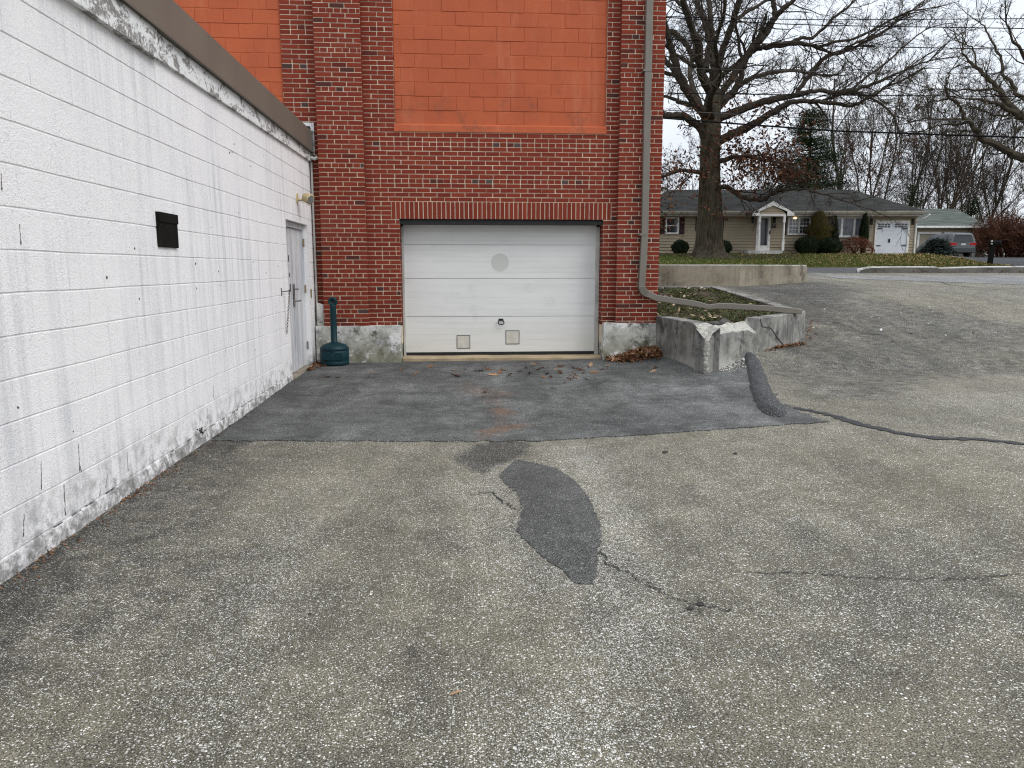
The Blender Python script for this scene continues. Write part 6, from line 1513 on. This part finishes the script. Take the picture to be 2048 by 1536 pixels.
for i, (x, y) in enumerate(LP):
    p = onT(x, y, .012); o = bpy.data.objects.new('fallen_leaf', lms[rr.randrange(8)]); COL.objects.link(o); s = rr.uniform(.085, .16); o.scale = (s, s, s * rr.uniform(.6, 1.2)); o.location = p; o.rotation_euler = (rr.gauss(0, .3), rr.gauss(0, .3), rr.uniform(0, 6.28))
    tag(o, 'dry brown oak leaf lying on the grey asphalt before the white garage door', 'leaf', 'fallen leaves before the garage door')
p = onT(910, 1390, .006); o = bpy.data.objects.new('fallen_leaf', lms[2]); COL.objects.link(o); o.scale = (.05, .035, .03); o.location = p; o.rotation_euler = (.1, .1, .7); tag(o, 'small lone tan leaf on the asphalt in the foreground', 'leaf')
p = onT(1335, 746, .012); tag(bpy.data.objects.new('stone', None), None) if False else None
def litter(name, fn, n, mat, seed, s0, s1, hf, lab, flat=.6, asp=.5):
    rr = random.Random(seed); mb = MB()
    for _ in range(n):
        x, y = fn(rr); leaf_quad(mb, (x, y, H(x, y) + hf(x, y, rr)), rr.uniform(s0, s1), rr, flat, asp)
    tag(mb.build(name, mat), lab, kind='stuff')
def corner(rr):
    while True:
        x, y = 2.99 - abs(rr.gauss(0, .33)), 11.14 - abs(rr.gauss(0, .16)); 
        if x > 2.2: break
    if y < 10.6: x = min(x, 2.98)
    t = max(0, (11.1 - y)); x = min(x, 2.97 + t * .13); return x, y
litter('leaf_litter', corner, 1500, M['litter'], 1, .025, .055, lambda x, y, r: r.uniform(0, .14) * max(0, 1 - math.hypot(x - 2.75, y - 11.1) / .75) + .02, 'heap of brown leaves in the corner between foundation and planter', .8, .45)
def along(a, b, w, bias=0):
    def f(rr):
        t = rr.random(); p = Vector(a[:2]).lerp(Vector(b[:2]), t); d = (Vector(b[:2]) - Vector(a[:2])).normalized(); q = p + Vector((d.y, -d.x)) * (abs(rr.gauss(0, w)) + bias); return q.x, q.y
    return f
litter('leaf_litter', along(onT(640, 722), onT(655, 735), .1), 60, M['litter'], 2, .02, .045, lambda x, y, r: r.uniform(.01, .04), 'brown leaves caught behind the teal receptacle')
litter('leaf_litter', lambda r: (WX + .03 + abs(r.gauss(0, .07)), r.uniform(10.3, 11.2)), 90, M['litter'], 3, .02, .045, lambda x, y, r: r.uniform(.01, .03), 'brown leaves along the foot of the white wall by the door')
litter('leaf_litter', lambda r: (WX + .01 + abs(r.gauss(0, .05)), r.choice((r.uniform(2.8, 9.4), r.gauss(4.7, .25), r.gauss(5.4, .3), r.gauss(3.7, .3)))), 420, M['litter'], 4, .004, .016, lambda x, y, r: r.uniform(.003, .012), 'fine brown litter along the foot of the white wall', .5, .5)
aa, bb_ = onT(1505, 703), onT(1600, 688)
litter('leaf_litter', along(aa, bb_, .05), 420, M['litter'], 5, .012, .035, lambda x, y, r: r.uniform(.005, .035), 'brown leaf fragments along the foot of the planter wall')
aa2 = onT(1608, 680); bb2 = onT(1622, 640)
litter('leaf_litter', along(aa2, bb2, .07), 90, M['litter'], 6, .010, .028, lambda x, y, r: r.uniform(.005, .03), 'dry grass and leaves beside the right end of the planter')
ga, gb = onT(1432, 742), onT(1492, 712)
litter('gravel', along(ga, gb, .10), 900, M['chip'], 7, .006, .018, lambda x, y, r: r.uniform(.008, .018), 'white stone chips spilled below the broken planter wall', .3, .8)
litter('gravel', lambda r: tuple(onT(r.uniform(1560, 1960), r.uniform(590, 690))[:2]), 46, M['chip'], 8, .012, .035, lambda x, y, r: .012, 'pale scraps scattered on the sloping asphalt', .3, .8)
litter('leaf_litter', lambda r: tuple(uv2w(r.uniform(11.5, 60), 24.52 - abs(r.gauss(0, .06)))[:2]), 500, M['litter'], 9, .02, .05, lambda x, y, r: r.uniform(.01, .05), 'brown leaves along the foot of the kerb')
# lawn: tufts and fallen leaves
rr = random.Random(22); mb = MB()
for _ in range(22000):
    V = 33.6 + 12.2 * rr.random() ** 1.6; u = rr.uniform(2.2, min(24.3, 22.3 + (V - 33) * .2)); w = uv2w(u, V); z = H(w.x, w.y) + .03; a = rr.uniform(0, 3.14); s = rr.uniform(.02, .05); hgt = rr.uniform(.03, .09)
    dx, dy = math.cos(a)*s, math.sin(a)*s; mb.poly([(w.x-dx, w.y-dy, z), (w.x+dx, w.y+dy, z), (w.x + rr.gauss(0, .03), w.y + rr.gauss(0, .03), z + hgt)])
tag(mb.build('grass', M['grass']), 'patchy winter grass of the front lawn', kind='stuff')
mb = MB()
for _ in range(2100):
    V = 33.6 + 11.8 * rr.random(); lim = min(24.3, 22.3 + (V - 33) * .2); u = lim - abs(rr.gauss(0, 4.5)) if rr.random() < .88 else rr.uniform(8.5, lim)
    if u < 8.5: continue
    w = uv2w(u, V); leaf_quad(mb, (w.x, w.y, H(w.x, w.y) + .05 + rr.uniform(0, .05)), rr.uniform(.03, .062), rr, .6, .55)
tag(mb.build('leaf_litter', M['yard_leaf']), 'fallen leaves scattered over the front lawn', kind='stuff')
# weed at the wall foot
p = onX(400, 869, WX + .03); mb = MB(); rr = random.Random(2); wd = thing('weed', 'tiny dark weed sprouting from the foot of the white wall', 'weed', p)
for _ in range(34): leaf_quad(mb, p + Vector((abs(rr.gauss(0, .02)), rr.gauss(0, .035), rr.uniform(-.01, .06))), rr.uniform(.008, .018), rr, 1, .5)
mb.build('foliage', M['box'], wd)

# ================================================================== sky, sun, camera
EL, AZ = math.radians(46), math.radians(122)       # sun high behind the viewer's right shoulder, veiled by cloud
w = bpy.data.worlds.new('World'); sc.world = w; w.use_nodes = True; nt = w.node_tree; nt.nodes.clear()
def wn(t, **k):
    n = nt.nodes.new(t)
    for a, b in k.items(): setattr(n, a, b)
    return n
sky = wn('ShaderNodeTexSky', sky_type='NISHITA', sun_disc=False); sky.sun_elevation = EL; sky.sun_rotation = AZ; sky.air_density = 1.0; sky.dust_density = 3.0
tc = wn('ShaderNodeTexCoord'); sep = wn('ShaderNodeSeparateXYZ'); nt.links.new(tc.outputs['Generated'], sep.inputs[0])
mr = wn('ShaderNodeMapRange'); mr.inputs['From Min'].default_value = 0; mr.inputs['From Max'].default_value = .9; mr.inputs['To Min'].default_value = 0; mr.inputs['To Max'].default_value = 1; nt.links.new(sep.outputs[2], mr.inputs[0])
mp = wn('ShaderNodeMapping'); mp.inputs['Scale'].default_value = (2.2, 2.2, 6); nt.links.new(tc.outputs['Generated'], mp.inputs[0])
cn = wn('ShaderNodeTexNoise'); cn.inputs['Scale'].default_value = 1.6; cn.inputs['Detail'].default_value = 5; cn.inputs['Roughness'].default_value = .55; nt.links.new(mp.outputs[0], cn.inputs['Vector'])
cr = wn('ShaderNodeValToRGB'); cr.color_ramp.elements[0].position = .3; cr.color_ramp.elements[0].color = (7.0, 7.55, 8.35, 1); cr.color_ramp.elements[1].position = .7; cr.color_ramp.elements[1].color = (8.7, 9.05, 9.6, 1); nt.links.new(cn.outputs['Fac'], cr.inputs[0])
zen = wn('ShaderNodeMix', data_type='RGBA', blend_type='MULTIPLY'); zen.inputs[0].default_value = 1; nt.links.new(cr.outputs[0], zen.inputs[6])
zr = wn('ShaderNodeMix', data_type='RGBA'); nt.links.new(mr.outputs[0], zr.inputs[0]); zr.inputs[6].default_value = (1, 1, 1, 1); zr.inputs[7].default_value = (1.85, 1.85, 1.85, 1); nt.links.new(zr.outputs[2], zen.inputs[7])
mx = wn('ShaderNodeMix', data_type='RGBA'); mx.inputs[0].default_value = .88; nt.links.new(sky.outputs[0], mx.inputs[6]); nt.links.new(zen.outputs[2], mx.inputs[7])
bg = wn('ShaderNodeBackground'); bg.inputs[1].default_value = .095; nt.links.new(mx.outputs[2], bg.inputs[0]); ow = wn('ShaderNodeOutputWorld'); nt.links.new(bg.outputs[0], ow.inputs[0])
L = bpy.data.lights.new('sun', 'SUN'); L.energy = 1.35; L.angle = math.radians(28); L.color = (1, .98, .955); so = bpy.data.objects.new('sun', L); COL.objects.link(so)
sd_ = Vector((math.sin(AZ) * math.cos(EL), math.cos(AZ) * math.cos(EL), math.sin(EL))); so.rotation_euler = sd_.to_track_quat('Z', 'Y').to_euler(); so.location = (4, -6, 14)
cam = bpy.data.cameras.new('camera'); cam.sensor_width = 36; cam.lens = F / 2048 * 36; cam.clip_end = 4000; cam.clip_start = .05; co = bpy.data.objects.new('camera', cam); COL.objects.link(co)
co.location = CAMP; co.rotation_euler = (math.pi/2 - PIT, 0, -YAW); sc.camera = co
sc.render.resolution_x, sc.render.resolution_y = 1024, 768
vs = sc.view_settings; vs.view_transform = 'Standard'; vs.look = 'None'; vs.exposure = 0.22; vs.gamma = 1
sc.cycles.use_denoising = True; sc.cycles.denoiser = 'OPENIMAGEDENOISE'; sc.cycles.denoising_input_passes = 'RGB_ALBEDO_NORMAL'; sc.cycles.denoising_prefilter = 'NONE'; sc.cycles.filter_width = 1.15; sc.cycles.max_bounces = 5; sc.cycles.diffuse_bounces = 3; sc.cycles.glossy_bounces = 2; sc.cycles.use_adaptive_sampling = False
